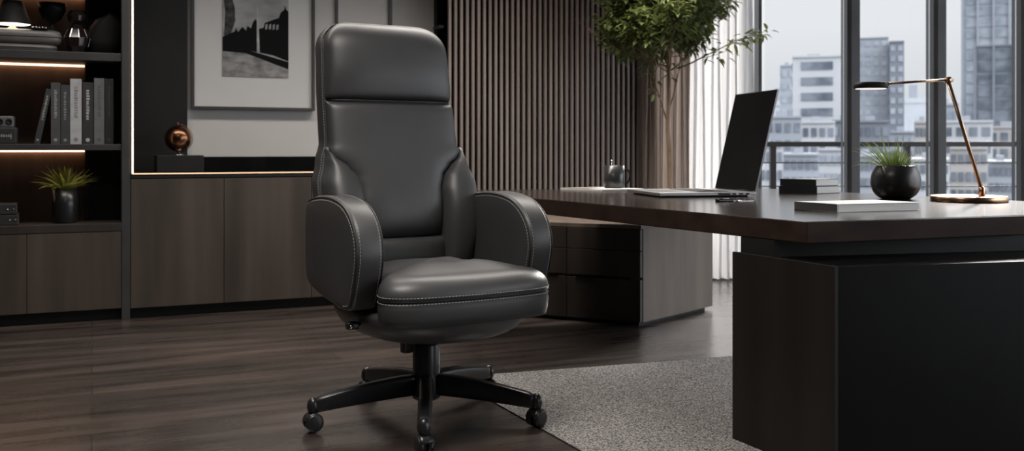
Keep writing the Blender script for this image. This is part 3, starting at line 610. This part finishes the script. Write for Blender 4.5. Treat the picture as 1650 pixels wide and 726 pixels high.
# brass desk lamp
Yl = 3.93; lc = Vector((px2X(1561, Yl), Yl)); q = Yl/F
dl = empty('desk_lamp', (lc.x, lc.y, ZT), 0, 'slender brass desk lamp with flat black head on a round base', 'lamp')
b = B(); lathe(b, [(56*q, 0), (57.5*q, .002), (57.5*q, .020), (56.5*q, .022), (.001, .022)], 64); obj('lamp_base', b, M['metalcop'], dl, True)
for f in dl.children[0].data.polygons: f.use_smooth = abs(f.normal.z) < .5
L3 = lambda px, py: Vector((px2X(px, Yl)-lc.x, 0, EYE-(py-HY)*q-ZT))
b = B(); pb = L3(1582, 318); lathe(b, [(5*q, 0), (5*q, 14*q), (3.5*q, 15*q)], 20, (pb.x, 0, .021)); obj('socket', b, M['metalcop'], dl, True)
b = B(); tube(b, [L3(1582, 306), L3(1528, 131)], 3.0*q, 14); obj('lower_arm', b, M['brass'], dl, True)
j = L3(1527, 129); b = B(); tube(b, [j+Vector((0, -.016, 0)), j+Vector((0, .016, 0))], 5*q, 18); box(b, j.x-.010, j.x+.012, -.008, .008, j.z-.012, j.z+.012, .002); tube(b, [j+Vector((.0, 0, 0)), j+Vector((.022, 0, .0))], .006, 10); obj('joint', b, M['brass'], dl, True)
b = B(); tube(b, [L3(1526, 128.5), L3(1430, 134.5)], 2.0*q, 12); obj('upper_arm', b, M['brass'], dl, True)
b = B(); k_ = L3(1426, 135); tube(b, [k_+Vector((-.012, 0, 0)), k_+Vector((.014, 0, 0))], .009, 14); obj('head_joint', b, M['blackmatte'], dl, True)
hc = L3(1403, 137); b = B(); rings = []
for z, s in ((-.014, .97), (-.013, 1.0), (.002, .98), (.009, .90), (.0115, .78)): rings.append([(hc.x+x*s, y*s, hc.z+z) for x, y, _ in se((0, 0, 0), 26*q, .05, 2.8, 40)])
loft(b, rings); obj('lamp_head', b, M['blackmatte'], dl, True)
b = B(); loft(b, [[(hc.x+x, y, hc.z+z) for x, y, _ in se((0, 0, 0), 23*q, .043, 2.8, 40)] for z in (-.0165, -.0138)]); obj('diffuser', b, led('desk lamp glow', (1, .97, .93), .8), dl)

# ================================================================== RUG
ra = onz(724, 608.5, 0); rb2 = onz(1178, 575, 0); ld = (onz(920, 716, 0)-onz(800, 649, 0)).normalized(); rdv = (rb2-ra).normalized()
q1 = ra+rdv*3.3; q2 = q1+ld*2.9; q3 = ra+ld*2.9
rug = empty('rug', (ra.x, ra.y, 0), 0, 'speckled grey woven rug under the desk', 'rug')
lo = lambda p: Vector((p.x-ra.x, p.y-ra.y))
m = mat('grey rug pile', (.3, .29, .28), .95, spec=.1); tex(m, (.07, .067, .064), (.40, .386, .372), nscale=165, detail=4, lo=.38, hi=.64, bump=.9, bdist=.006)
b = B(); prism(b, [lo(ra), lo(q1), lo(q2), lo(q3)], .0002, .004, .001); obj('rug_pile', b, m, rug)
b = B(); tube(b, [(*lo(ra), 0.0026), (*lo(q1), .0026), (*lo(q2), .0026), (*lo(q3), .0026)], .0022, 6, closed=True); obj('rug_binding', b, mat('dark rug binding', (.02, .018, .017), .9), rug)

# ================================================================== CHAIR
CX, CY, TH = -.295, 3.311, math.radians(30)
ch = empty('office_chair', (CX, CY, .005), TH, 'high-backed black leather executive swivel chair on a five-star base', 'chair')
def yf(z): return .155+(z-.55)*.20-.018*math.exp(-((z-.72)/.13)**2)
HW = [(.44, .22), (.52, .262), (.64, .288), (.80, .290), (.88, .270), (.95, .250), (1.10, .248), (1.29, .240)]
def hw(z):
    if z > 1.29: return .128+.112*math.sqrt(max(0, 1-((z-1.29)/.106)**2))
    return interp(HW, z)
def slab(ringf, ts): b = B(); loft(b, [ringf(t) for t in ts]); return b
# rear shell
def back_ring(t):
    z = .45+t*.945; e = 1.0
    th_ = .052*min(1, max(.12, (1-t)*9))**.5*min(1, max(.15, t*12))**.5
    return se((-.012, yf(z)+.085, z), hw(z)+.007, th_*1.08, 4.5, 56)
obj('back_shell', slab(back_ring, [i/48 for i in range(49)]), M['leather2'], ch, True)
# headrest cushion
Z0h, Z1h = 1.102, 1.394
def head_ring(t):
    z = Z0h+(Z1h-Z0h)*t; s = 2*t-1
    k = max(.02, 1-abs(s)**(3.2 if s > 0 else 22))**.5
    bul = (.064*k if s > 0 else .042*k+.022*k*(1-s*s))
    edge = 0 if t > .03 else .003*(1-t/.03)
    return se((-.008, yf(z)+.065-bul*.52, z), hw(z)-edge, bul*.95+.006, 3.1, 56)
obj('headrest', slab(head_ring, [.5-.5*math.cos(PI*i/48) for i in range(49)]), M['leather'], ch, True)
XI = [(.44, .150), (.62, .142), (.78, .150), (.83, .165), (.865, .195), (.90, .238), (.925, .262)]
def xi(z): return interp(XI, z)
def panel_ring(t):
    z = .60+(1.098-.60)*t; w_ = min(hw(z), xi(z)+.012) if z < .93 else hw(z)
    if .90 < z < .95: w_ = min(w_, hw(z))
    k = max(.03, 1-abs(2*t-1)**(34 if t > .5 else 7))**.5
    n_ = 3.4
    return se((-.008, yf(z)+.062-.030*k, z), w_, (.050-.013*t**3)*k+.008, n_, 56)
pan = obj('back_cushion', slab(panel_ring, [.5-.5*math.cos(PI*i/56) for i in range(57)]), M['leather'], ch, True)
def low_ring(t):
    z = .50+.115*t; k = max(.05, 1-abs(2*t-1)**4)**.5
    return se((0, yf(.6)+.065-.02*k-.01, z), .165, .045*k+.01, 3, 40)
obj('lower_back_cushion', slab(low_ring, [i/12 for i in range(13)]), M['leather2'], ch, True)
for s in (-1, 1):
    def bol(t, s=s):
        z = .47+(.932-.47)*t; a0x = xi(z)+.002; a1x = hw(z)+.005; c = (a0x+a1x)/2; wv = max(.008, (a1x-a0x)/2)
        k = max(.03, 1-abs(2*t-1)**2.6)**.5 if t < .5 else max(.03, 1-(2*t-1)**2.2)**.6; fwd = .052*k
        return se((s*c, yf(z)+.062-fwd*.62, z), wv, .022+.060*k, 2.5, 40)
    o = obj('side_bolster', slab(bol, [i/36 for i in range(37)]), M['leather'], ch, True)
# seams on the back
b = B()
def seam_path(zs, xf, off): return [(xf(z), yf(z)+off, z) for z in zs]
z = 1.1005
tube(b, [(-.008+x*(hw(z)+.001), yf(z)-.006+.060*abs(x)**6, z) for x in [-1+i/14 for i in range(29)]], .0028, 6)
for s in (-1, 1):
    pts = []
    for i in range(60):
        z = .50+i*(1.385-.50)/59; pts.append((s*(hw(z)+.0025)-.010, yf(z)+.058, z))
    tube(b, pts, .003, 6)
obj('seams', b, M['seam'], ch, True)
b = B()
def dashes(b, pts, r=.0011, on=.006, off=.004):
    pts = [Vector(p) for p in pts]; acc = 0; L_ = [0]
    for a, c in zip(pts, pts[1:]): L_.append(L_[-1]+(c-a).length)
    def q_(d):
        for i in range(len(L_)-1):
            if L_[i+1] >= d: return pts[i].lerp(pts[i+1], (d-L_[i])/max(1e-9, L_[i+1]-L_[i]))
        return pts[-1]
    d = 0
    while d+on < L_[-1]: tube(b, [q_(d), q_(d+on)], r, 4); d += on+off
for s in (-1, 1):
    b = B()
    for o_ in (.046, .071):
        dashes(b, [(s*(hw(z_)+.0045)-.011, yf(z_)+o_, z_) for z_ in [.5+i*.87/70 for i in range(71)]], .0010)
    obj('stitching', b, M['thread'], ch)
# seat
SO = smooth_loop([(0, .215, 0), (.16, .21, 0), (.245, .17, 0), (.252, .04, 0), (.252, -.12, 0), (.262, -.21, 0), (.290, -.275, 0), (.286, -.335, 0), (.225, -.378, 0), (.11, -.395, 0), (0, -.40, 0), (-.11, -.395, 0), (-.225, -.378, 0), (-.286, -.335, 0), (-.290, -.275, 0), (-.262, -.21, 0), (-.252, -.12, 0), (-.252, .04, 0), (-.245, .17, 0), (-.16, .21, 0)], 4)
SCN = Vector((0, -.09, 0))
def inset(loop, d, z, tilt=True):
    out = []
    for p in loop:
        v = p-SCN; l = v.length; f = max(0.02, 1-d/l); q = SCN+v*f; out.append((q.x, q.y, z)); 
    return out
ZS = .470
def zl_(x, y): return 0
b = B(); rings = []
for i in range(11):
    a = i/10*PI/2; rings.append(inset(SO, .085*(1-math.cos(a))-.004*math.sin(2*a), ZS+.066*math.sin(a)))
for k in range(1, 9): f = k/9; rings.append(inset(SO, .085+.30*f*.62, ZS+.066+.024*math.sin(f*PI/2)))
rings = [inset(SO, .012, ZS-.004)]+rings
loft(b, rings)
for v in b.verts:
    if v.co.z > ZS+.03:      # shallow cross gutters of the upholstery
        g = .007*math.exp(-((v.co.y+.155-.05*abs(v.co.x)/.25)/.022)**2)
        v.co.z -= g
        v.co.z -= .018*max(0, (v.co.y+.15)/.35)
obj('seat_cushion', b, M['leather'], ch, True)
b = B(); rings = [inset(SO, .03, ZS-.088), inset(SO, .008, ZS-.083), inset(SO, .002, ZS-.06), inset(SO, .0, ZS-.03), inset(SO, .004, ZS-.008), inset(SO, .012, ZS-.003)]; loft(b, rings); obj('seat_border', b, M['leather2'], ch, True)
b = B(); tube(b, inset(SO, .003, ZS-.003), .003, 6, closed=True); obj('seam', b, M['seam'], ch, True)
b = B()
for dz, ins in ((.008, -.0015), (-.011, -.0005)):
    pts = inset(SO, ins, ZS+dz); pts = pts[20:62]; dashes(b, pts, .0011, .007, .004)
obj('stitching', b, M['thread'], ch)
# underside shell
b = B(); rings = []
for i in range(14):
    t = i/13; s = math.cos(t*PI/2*.93)**.62; a = .315*s+.0; c = .335*s; rings.append(se((0, -.035-.02*t, .405-.108*math.sin(t*PI/2)), max(a, .05), max(c, .05), 2.3, 48))
rings = [se((0, -.035, .412), .300, .320, 2.3, 48)]+rings
loft(b, rings); obj('seat_shell', b, tex(mat('grey leather shell', (.05, .05, .051), .42), (.045, .045, .046), (.058, .058, .06), nscale=8, bump=.1, bscale=200, bdist=.001), ch, True)
# armrests
AO = smooth_loop([(.235, .712), (.10, .752), (-.04, .762), (-.15, .742), (-.225, .690), (-.262, .610), (-.250, .530), (-.215, .450), (-.175, .418), (-.08, .416), (.10, .432), (.205, .452), (.238, .50), (.243, .60)], 5)if False else smooth_loop([Vector((y, z, 0)) for y, z in [(.205, .752), (.08, .770), (-.05, .768), (-.155, .745), (-.232, .688), (-.262, .610), (-.246, .530), (-.212, .452), (-.180, .424), (-.09, .420), (.09, .436), (.205, .462), (.238, .51), (.246, .62), (.238, .72)]], 5)
ACN = Vector((-.005, .60, 0))
def ains(d):
    n = len(AO); out = []
    for i, p in enumerate(AO):
        t = (AO[(i+1) % n]-AO[i-1]).normalized(); nr = Vector((t.y, -t.x, 0))
        if nr.dot(ACN-p) < 0: nr = -nr
        out.append(p+nr*d)
    return out
for s in (-1, 1):
    xc = s*.307; T = .047; r = .020
    b = B(); rings = []
    prof = []
    for i in range(7): a = i/6*PI/2; prof.append((-T+.0+r*(1-math.sin(a)) if False else -T+r-r*math.cos(a)*1.0, r-r*math.sin(a)) if False else (-T+r*(1-math.cos(a)), r*(1-math.sin(a))))
    prof = [(-T-.003, .13), (-T-.002, .06)]+prof
    full = prof+[(-x, d) for x, d in prof[::-1]]
    for x, d in full:
        if d > .03:
            f = .55 if d > .1 else .8
            rings.append([(xc+x, ACN.x+(p.x-ACN.x)*f, ACN.y+(p.y-ACN.y)*f) for p in AO])
        else: rings.append([(xc+x, p.x, p.y) for p in ains(d)])
    loft(b, rings)
    arm = obj('armrest', b, M['leather'] if s > 0 else M['leather'], ch, True)
    b = B()
    for side in (-1, 1):
        b2 = B(); X = xc+side*(T-.004); pts = [(X+side*.0, p.x, p.y) for p in ains(.006)][0:46]
        tube(b, pts, .0028, 6)
        dashes(b2, [(xc+side*(T-.0005), p.x, p.y) for p in ains(.0145)][2:44], .0011, .007, .004)
        dashes(b2, [(xc+side*(T-.014), p.x, p.y) for p in ains(.0005)][2:44], .0011, .007, .004)
        obj('stitching', b2, M['thread'], arm)
    obj('seam', b, M['seam'], arm, True)
# arm bracket, lever
for s in (-1, 1):
    b = B(); box(b, s*.26-.04, s*.26+.04, -.08, .10, .395, .425, .004); obj('arm_bracket', b, M['nylon'], ch)
b = B(); tube(b, [(-.20, -.10, .385), (-.27, -.13, .375), (-.315, -.15, .372)], .006, 10); box(b, -.345, -.305, -.165, -.135, .360, .384, .006); obj('tilt_lever', b, M['nylon'], ch, True)
b = B(); tube(b, [(-.335, -.168, .371), (-.335, -.172, .371)], .006, 12); obj('lever_cap', b, M['chrome'], ch, True)
# column, knob
b = B(); lathe(b, [(.045, .10), (.047, .12), (.047, .255), (.044, .262), (.030, .262), (.030, .31)], 40); obj('gas_lift_column', b, M['nylon'], ch, True)
kx = Vector((-.062, -.045)); kl = Vector((kx.x*math.cos(-TH)-kx.y*math.sin(-TH), kx.x*math.sin(-TH)+kx.y*math.cos(-TH)))
b = B(); seg = 32; rings = []
for rr_, z_ in ((.012, .31), (.012, .285), (.024, .282), (.024, .270), (.021, .266), (.021, .240), (.018, .236), (.001, .236)):
    rings.append([(kl.x+(rr_+(.0015 if k % 2 else 0))*math.cos(2*PI*k/seg), kl.y+(rr_+(.0015 if k % 2 else 0))*math.sin(2*PI*k/seg), z_) for k in range(seg)])
loft(b, rings); obj('tension_knob', b, M['nylon'], ch, True)
b = B(); box(b, -.09, .09, -.13, .10, .285, .325, .008); obj('tilt_mechanism', b, M['nylon'], ch)
# five-star base
RB = .388
def leg_bm():
    b = B(); rings = []
    for i in range(15):
        t = i/14; r_ = .035+(RB-.035)*t
        zt = .155-.050*t**1.7; zb = .084-.026*t**1.4
        wv = .026-.006*t
        if t > .93: zt -= .006*(t-.93)/.07; wv *= 1-.25*(t-.93)/.07
        rings.append([(r_, wv*x, (zt+zb)/2+(zt-zb)/2*y) for x, y, _ in se((0, 0, 0), 1, 1, 4.2, 20)])
    loft(b, rings); bmesh.ops.create_uvsphere(b, u_segments=16, v_segments=10, radius=.0225, matrix=Matrix.Translation((RB, 0, .080))@Matrix.Diagonal((.9, .95, 1.3, 1))); return b
b = B(); lathe(b, [(.04, .068), (.048, .074), (.052, .09), (.050, .14), (.047, .150), (.047, .16)], 36); obj('base_hub', b, M['nylon'], ch, True)
first = None
wheel_bm = lambda: None
def mkcaster(parent, ang, swing):
    c = math.cos(ang), math.sin(ang)
    e = B(); 
    # hood: partial torus-like cover over two wheels
    rings = []
    for i in range(11):
        a = PI*(-.05+1.0*i/10); rings.append([(.029*math.cos(a)*1.0, y, .031+.029*math.sin(a)) for y in (-.021, -.008, .008, .021)]+[(.022*math.cos(a), y, .031+.022*math.sin(a)) for y in (.021, .008, -.008, -.021)])
    loft(e, rings); tube(e, [(0, 0, .05), (0, 0, .075)], .009, 12)
    h = obj('caster', e, M['nylon'], parent, True); h.location = (RB*c[0], RB*c[1], 0); h.rotation_euler = (0, 0, swing)
    for s in (-1, 1):
        b = B(); tube(b, [(0, s*.006, .0285), (0, s*.010, .0285), (0, s*.024, .0285), (0, s*.026, .0285)], [.024, .0283, .0283, .022], 28); obj('wheel', b, M['nylon'], h, True)
for i in range(5):
    ang = math.radians(-86+72*i)-TH
    l = obj('leg', leg_bm(), M['nylon'], ch, True); l.rotation_euler = (0, 0, ang)
    mkcaster(ch, ang, [2.0, .9, .3, 2.6, .55][i]-TH)

# ================================================================== TREE
tp = Vector((px2X(1078, 6.1), 6.1)); tr = empty('potted_tree', (tp.x, tp.y, 0), 0, 'indoor tree with a slim trunk and leafy green crown in front of the curtain', 'tree')
b = B(); lathe(b, [(.12, 0), (.15, .01), (.17, .30), (.165, .32), (.15, .32), (.15, .28), (.001, .28)], 32); obj('pot', b, M['blackmatte'], tr, True)
b = B(); lathe(b, [(.148, .25), (.148, .285), (.001, .29)], 20); obj('soil', b, M['soil'], tr, True)
b = B(); rnd = random.Random(21); q = 6.1/F
Zp = lambda py: EYE-(py-HY)*q
fork = Vector((0, 0, Zp(190)))
tube(b, smooth_loop([(.012, 0, .28), (-.01, 0, .5), (.005, 0, .68), (.0, 0, Zp(240)), (-.008, 0, Zp(200)), (.002, 0, Zp(150)), (.0, 0, Zp(90)), (.02, 0, Zp(20)), (.0, 0, Zp(-60))], 4, False), [.020-.014*i/32 for i in range(33)], 10)
tips = []
def branch(p, d, L_, r_, depth):
    pts = [p]; dv = d.normalized(); n_ = 5
    for k in range(n_): dv = (dv+Vector((rnd.uniform(-.2, .2), rnd.uniform(-.2, .2), .07))).normalized(); pts.append(pts[-1]+dv*L_/n_)
    tube(b, pts, [r_*(1-.6*k/n_) for k in range(n_+1)], 5)
    if depth == 0:
        for k in range(1, n_+1): tips.append((pts[k], dv))
        return
    for k in range(2, n_+1):
        for _ in range(2 if depth > 1 else 1):
            nd = (dv+Vector((rnd.uniform(-1, 1), rnd.uniform(-1, 1), rnd.uniform(-.5, .5)))).normalized(); branch(pts[k], nd, L_*rnd.uniform(.45, .65), r_*.5, depth-1)
branch(Vector((-.004, 0, Zp(200))), Vector((-.22, .05, 1)), .42, .006, 1)
branch(Vector((0, 0, Zp(175))), Vector((.36, -.1, 1)), .42, .006, 1)
for i in range(20):
    z_ = Zp(rnd.uniform(-60, 125)); a = 2*PI*i/20*3.1+rnd.random(); branch(Vector((0, 0, z_)), Vector((math.cos(a), math.sin(a)*.6, rnd.uniform(.1, .8))), rnd.uniform(.26, .42), .006, 2)
branch(Vector((.05, 0, Zp(110))), Vector((1, -.1, .25)), .40, .006, 1)
obj('trunk', b, M['trunk'], tr, True)
b = B()
def leaf(p, d, L_, wd_):
    d = d.normalized(); s = d.cross(Vector((rnd.uniform(-.3, .3), rnd.uniform(-.3, .3), 1))).normalized(); nrm = s.cross(d)
    mid = [p, p+d*L_*.35-nrm*.003, p+d*L_*.7-nrm*.010, p+d*L_-nrm*.02]
    m0, m1, m2, m3 = [b.verts.new(v) for v in mid]
    for sg in (-1, 1):
        e1 = b.verts.new(mid[1]+s*sg*wd_*.5+nrm*.004); e2 = b.verts.new(mid[2]+s*sg*wd_*.38+nrm*.003)
        b.faces.new((m0, e1, m1)); b.faces.new((m1, e1, e2, m2)); b.faces.new((m2, e2, m3))
def keep(p):
    # crown is an uneven dome: trims strays that fall low or far
    x = p.x/q; y = 240-(p.z-EYE)/q
    lim = 132+14*math.sin(x*.09) if x < -30 else 160-.2*abs(x-20)+8*math.sin(x*.2)
    return y < lim and -104 < x < 165 and p.y > -.75 and p.y < .38
for p, d in tips:
    if not keep(p): continue
    for _ in range(5 if p.z > Zp(70) else 2):
        dd = (d*.5+Vector((rnd.uniform(-1, 1), rnd.uniform(-1, 1), rnd.uniform(-.9, .35)))).normalized()
        leaf(p+Vector([rnd.uniform(-.035, .035) for _ in range(3)]), dd, rnd.uniform(.05, .095), rnd.uniform(.016, .027))
print('LEAVES', len(tips), len(b.faces)//6)
obj('foliage', b, M['leaf'], tr, True)

# ================================================================== CURTAINS
def curtain(px0, px1, Y, m, folds, amp, name, label, seed):
    x0, x1 = px2X(px0, Y), px2X(px1, Y); rnd = random.Random(seed); t = empty(name, ((x0+x1)/2, Y, 0), 0, label, 'curtain')
    N_ = folds*12; b = B(); rows = []
    phs = [rnd.uniform(.7, 1.3) for _ in range(folds+1)]
    for zi in range(9):
        z_ = .015+2.83*zi/8; row = []
        for i in range(N_+1):
            s = i/N_; f = s*folds; kk = phs[int(min(folds, f))]
            row.append((x0+(x1-x0)*s-(x0+x1)/2+.006*math.sin(zi+f*3), amp*kk*math.sin(f*2*PI)+.01*math.sin(zi*.8+f), z_))
        rows.append(row)
    loft(b, rows, cap=False, closed=False); o = obj('curtain_cloth', b, m, t, True)
    b = B(); tube(b, [((x0-x1)/2, 0, 2.86), ((x1-x0)/2, 0, 2.86)], .012, 10); obj('curtain_rail', b, M['frame'], t, True)
curtain(1033, 1112, 6.72, M['drape'], 7, .035, 'curtain', 'taupe opaque curtain beside the slatted wall', 1)
curtain(1108, 1214, 6.80, M['sheer'], 8, .030, 'curtain', 'sheer white curtain at the edge of the window', 2)

# ================================================================== BALCONY + CITY
b = B(); box(b, .6, 6.5, 7.3, 8.6, -.25, -.06); tag(obj('balcony_slab', b, M['wallgrey']), 'grey concrete balcony slab outside the windows', 'balcony')
YR = 8.3; rl_ = empty('balcony_railing', (3.5, YR, 0), 0, 'dark metal balcony railing outside the windows', 'railing')
zr = EYE+8/F*YR
b = B(); box(b, -2.9, 3, -.03, .03, zr-.022, zr+.022, .003); obj('handrail', b, M['frame'], rl_)
for py in (262, 300, 345, 385):
    z_ = EYE-(py-HY)/F*YR; b = B(); box(b, -2.9, 3, -.006, .006, z_-.005, z_+.005); obj('rail_bar', b, M['frame'], rl_)
for px in (1030, 1245, 1461, 1677, 1893):
    X = px2X(px, YR)-3.5; b = B(); box(b, X-.025, X+.025, -.025, .025, -.06, zr-.02, .002); obj('post', b, M['frame'], rl_)

def cmat(name, c, rough=.8): return tex(mat(name, c, rough), tuple(v*.93 for v in c), tuple(v*1.05 for v in c), nscale=.3)
con_w = cmat('haze pale concrete', (.44, .45, .47)); con_g = cmat('haze blue concrete', (.29, .31, .345)); con_d = cmat('slate facade', (.17, .185, .215)); con_b = cmat('tan concrete', (.37, .355, .345))  # distance haze painted into the city colours, facades and glazing paled and blued
gl_d = tex(mat('haze grey glazing', (.14, .18, .24), .25), (.08, .095, .12), (.19, .21, .245), (1, 1, 1), .6, lo=.4, hi=.6)
gl_l = tex(mat('haze pale glazing', (.30, .35, .41), .3), (.20, .23, .27), (.34, .37, .41), (1, 1, 1), .5, lo=.4, hi=.6)
con_h = cmat('distant haze blue facade', (.46, .48, .51))  # far blocks: haze painted into walls and windows alike
G0 = -32
def building(px0, px1, pyt, Y, depth, wall, glass, nf, nb, label, rz=0, inset_=.06, fin=False, zb=G0, group=None, crown=None):
    x0, x1 = px2X(px0, Y), px2X(px1, Y); zt = EYE-(pyt-HY)/F*Y; w2 = (x1-x0)/2*math.cos(math.atan((x0+x1)/2/Y))*.985
    kx_ = (x0+x1)/2/Y; t = empty('office_tower' if zt > 8 else 'city_building', ((x0+x1)/2, Y, zb), -math.atan(kx_)*.96, label, 'building', group)
    h = zt-zb; b = B(); box(b, -w2, w2, 0, depth, 0, h); obj('wall', b, wall, t)
    vis = min(nf, int(nf)); fh = (zt-(EYE-200/F*Y))/nf if True else 0
    for k in range(nf):
        z1 = h-fh*(k+.30); z0 = z1-fh*.52
        if z0 < .5: break
        b = B()
        if fin: box(b, -w2*.94, w2*.94, -.05, .02, z0-fh*.2, z1+fh*.02)
        else:
            bw = 2*w2/nb
            for j in range(nb): box(b, -w2+bw*(j+.18), -w2+bw*(j+.82), -.05, .02, z0, z1)
            if w2 > 1:  # the flank that faces the room
                sidew = depth/3; sg = -1
                for j in range(3): box(b, -w2-.05, -w2+.02, sidew*(j+.2), sidew*(j+.8), z0, z1)
        obj('window_band', b, glass, t)
    b = B(); pt_ = .02*h if h < 40 else .6
    box(b, -w2*1.01, w2*1.01, -.12, depth, h, h+fh*.12); rfp = obj('roof', b, wall, t)
    b = B(); box(b, -w2*.4, w2*.15, depth*.3, depth*.7, h+fh*.12, h+fh*.45); obj('roof_plant_room', b, con_g, rfp)
    if fin:
        b = B()
        for j in range(nb+1): X = -w2+2*w2*j/nb; box(b, X-.09, X+.09, -.25, 0, 0, h)
        obj('mullions', b, wall, t)
    return t
# towers
building(1276, 1357, 92, 66, 9, con_w, gl_d, 14, 1, 'pale office tower with dark horizontal window bands, left of the first mullion', inset_=.1)
building(1257, 1282, 107, 82, 6, con_g, gl_l, 16, 2, 'narrow grey blue tower beside the pale office tower')
building(1378, 1432, 62, 84, 10, con_g, gl_l, 24, 4, 'tall grey blue tower behind the lamp head, stepped roof')
building(1432.5, 1457, 68, 82, 10, con_d, gl_l, 22, 2, 'darker slim tower joined to the tall grey blue tower', group=None)
building(1546, 1760, -180, 90, 14, con_g, gl_l, 34, 8, 'very tall glass tower at the right, rising out of view', fin=True)
building(1567, 1760, 72, 76, 7, con_d, gl_d, 18, 6, 'darker glazed block in front of the very tall tower', fin=True)
# middle distance
rnd = random.Random(4)
mid = [(1232, 1292, 190, 48, con_g, gl_d, 'slate low block behind the laptop screen'), (1291, 1346, 198, 46, con_w, gl_d, 'pale low block with square windows below the pale tower'),
       (1340, 1386, 196, 50, con_d, gl_l, 'dark low block behind the first mullion'), (1378, 1434, 197, 47, con_d, gl_d, 'dark low block below the tall grey blue tower'),
       (1432, 1476, 214, 45, con_g, gl_l, 'grey low block behind the grass pot'), (1474, 1502, 198, 44, con_b, gl_d, 'narrow tan block left of the second mullion'),
       (1500, 1545, 170, 58, con_g, gl_l, 'grey block behind the lamp rod, right of the second mullion'), (1516, 1600, 197, 42, con_w, gl_d, 'white block with big square windows behind the lamp rod'),
       (1590, 1665, 206, 47, con_b, gl_d, 'tan block at the right below the dark glazed block')]
for i, (a, c, y, Y, wm, gm, lb) in enumerate(mid): building(a, c, y, 50 if i % 2 else 58, 4.5, wm, gm, 9, 4, lb)
near = [(1215, 1262, 236, 34, con_w, gl_d), (1262, 1320, 250, 33, con_g, gl_d), (1318, 1372, 242, 35, con_w, gl_l), (1372, 1424, 252, 32, con_g, gl_d), (1424, 1470, 246, 34, con_d, gl_l),
        (1468, 1530, 258, 31, con_w, gl_d), (1530, 1592, 240, 33, con_b, gl_d), (1592, 1640, 262, 30, con_g, gl_d), (1636, 1700, 236, 34, con_w, gl_d), (1150, 1216, 228, 36, con_g, gl_d)]
nl_ = ['pale rooftop block seen just right of the laptop screen', 'grey rooftop block behind the stacked books', 'pale rooftop block beside the first mullion', 'grey rooftop block left of the grass pot', 'slate rooftop block right of the railing post', 'white rooftop block behind the second mullion', 'tan rooftop block behind the lower lamp rod', 'grey rooftop block above the lamp base', 'pale rooftop block at the right edge of the view', 'grey rooftop block behind the sheer curtain']
for i, ((a, c, y, Y, wm, gm), lb) in enumerate(zip(near, nl_)): building(a, c, y, 32 if i % 2 else 39, 4, wm, gm, 7, 5, lb)
far = [(1225, 1300, 170), (1340, 1395, 178), (1450, 1500, 166), (1500, 1550, 186), (1640, 1750, 176), (1120, 1200, 180), (1304, 1338, 186)]
fl_ = ['hazy far block left of the pale tower', 'hazy far block behind the first mullion', 'hazy far block between the tall towers', 'hazy far block near the second mullion', 'hazy far block at the right edge', 'hazy far block behind the curtain', 'hazy far block behind the pale tower']
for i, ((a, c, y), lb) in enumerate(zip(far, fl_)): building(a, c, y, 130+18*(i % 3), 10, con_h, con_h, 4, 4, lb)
b = B(); box(b, -150, 250, 20, 420, G0-1, G0); tag(obj('ground', b, con_g), kind='structure')
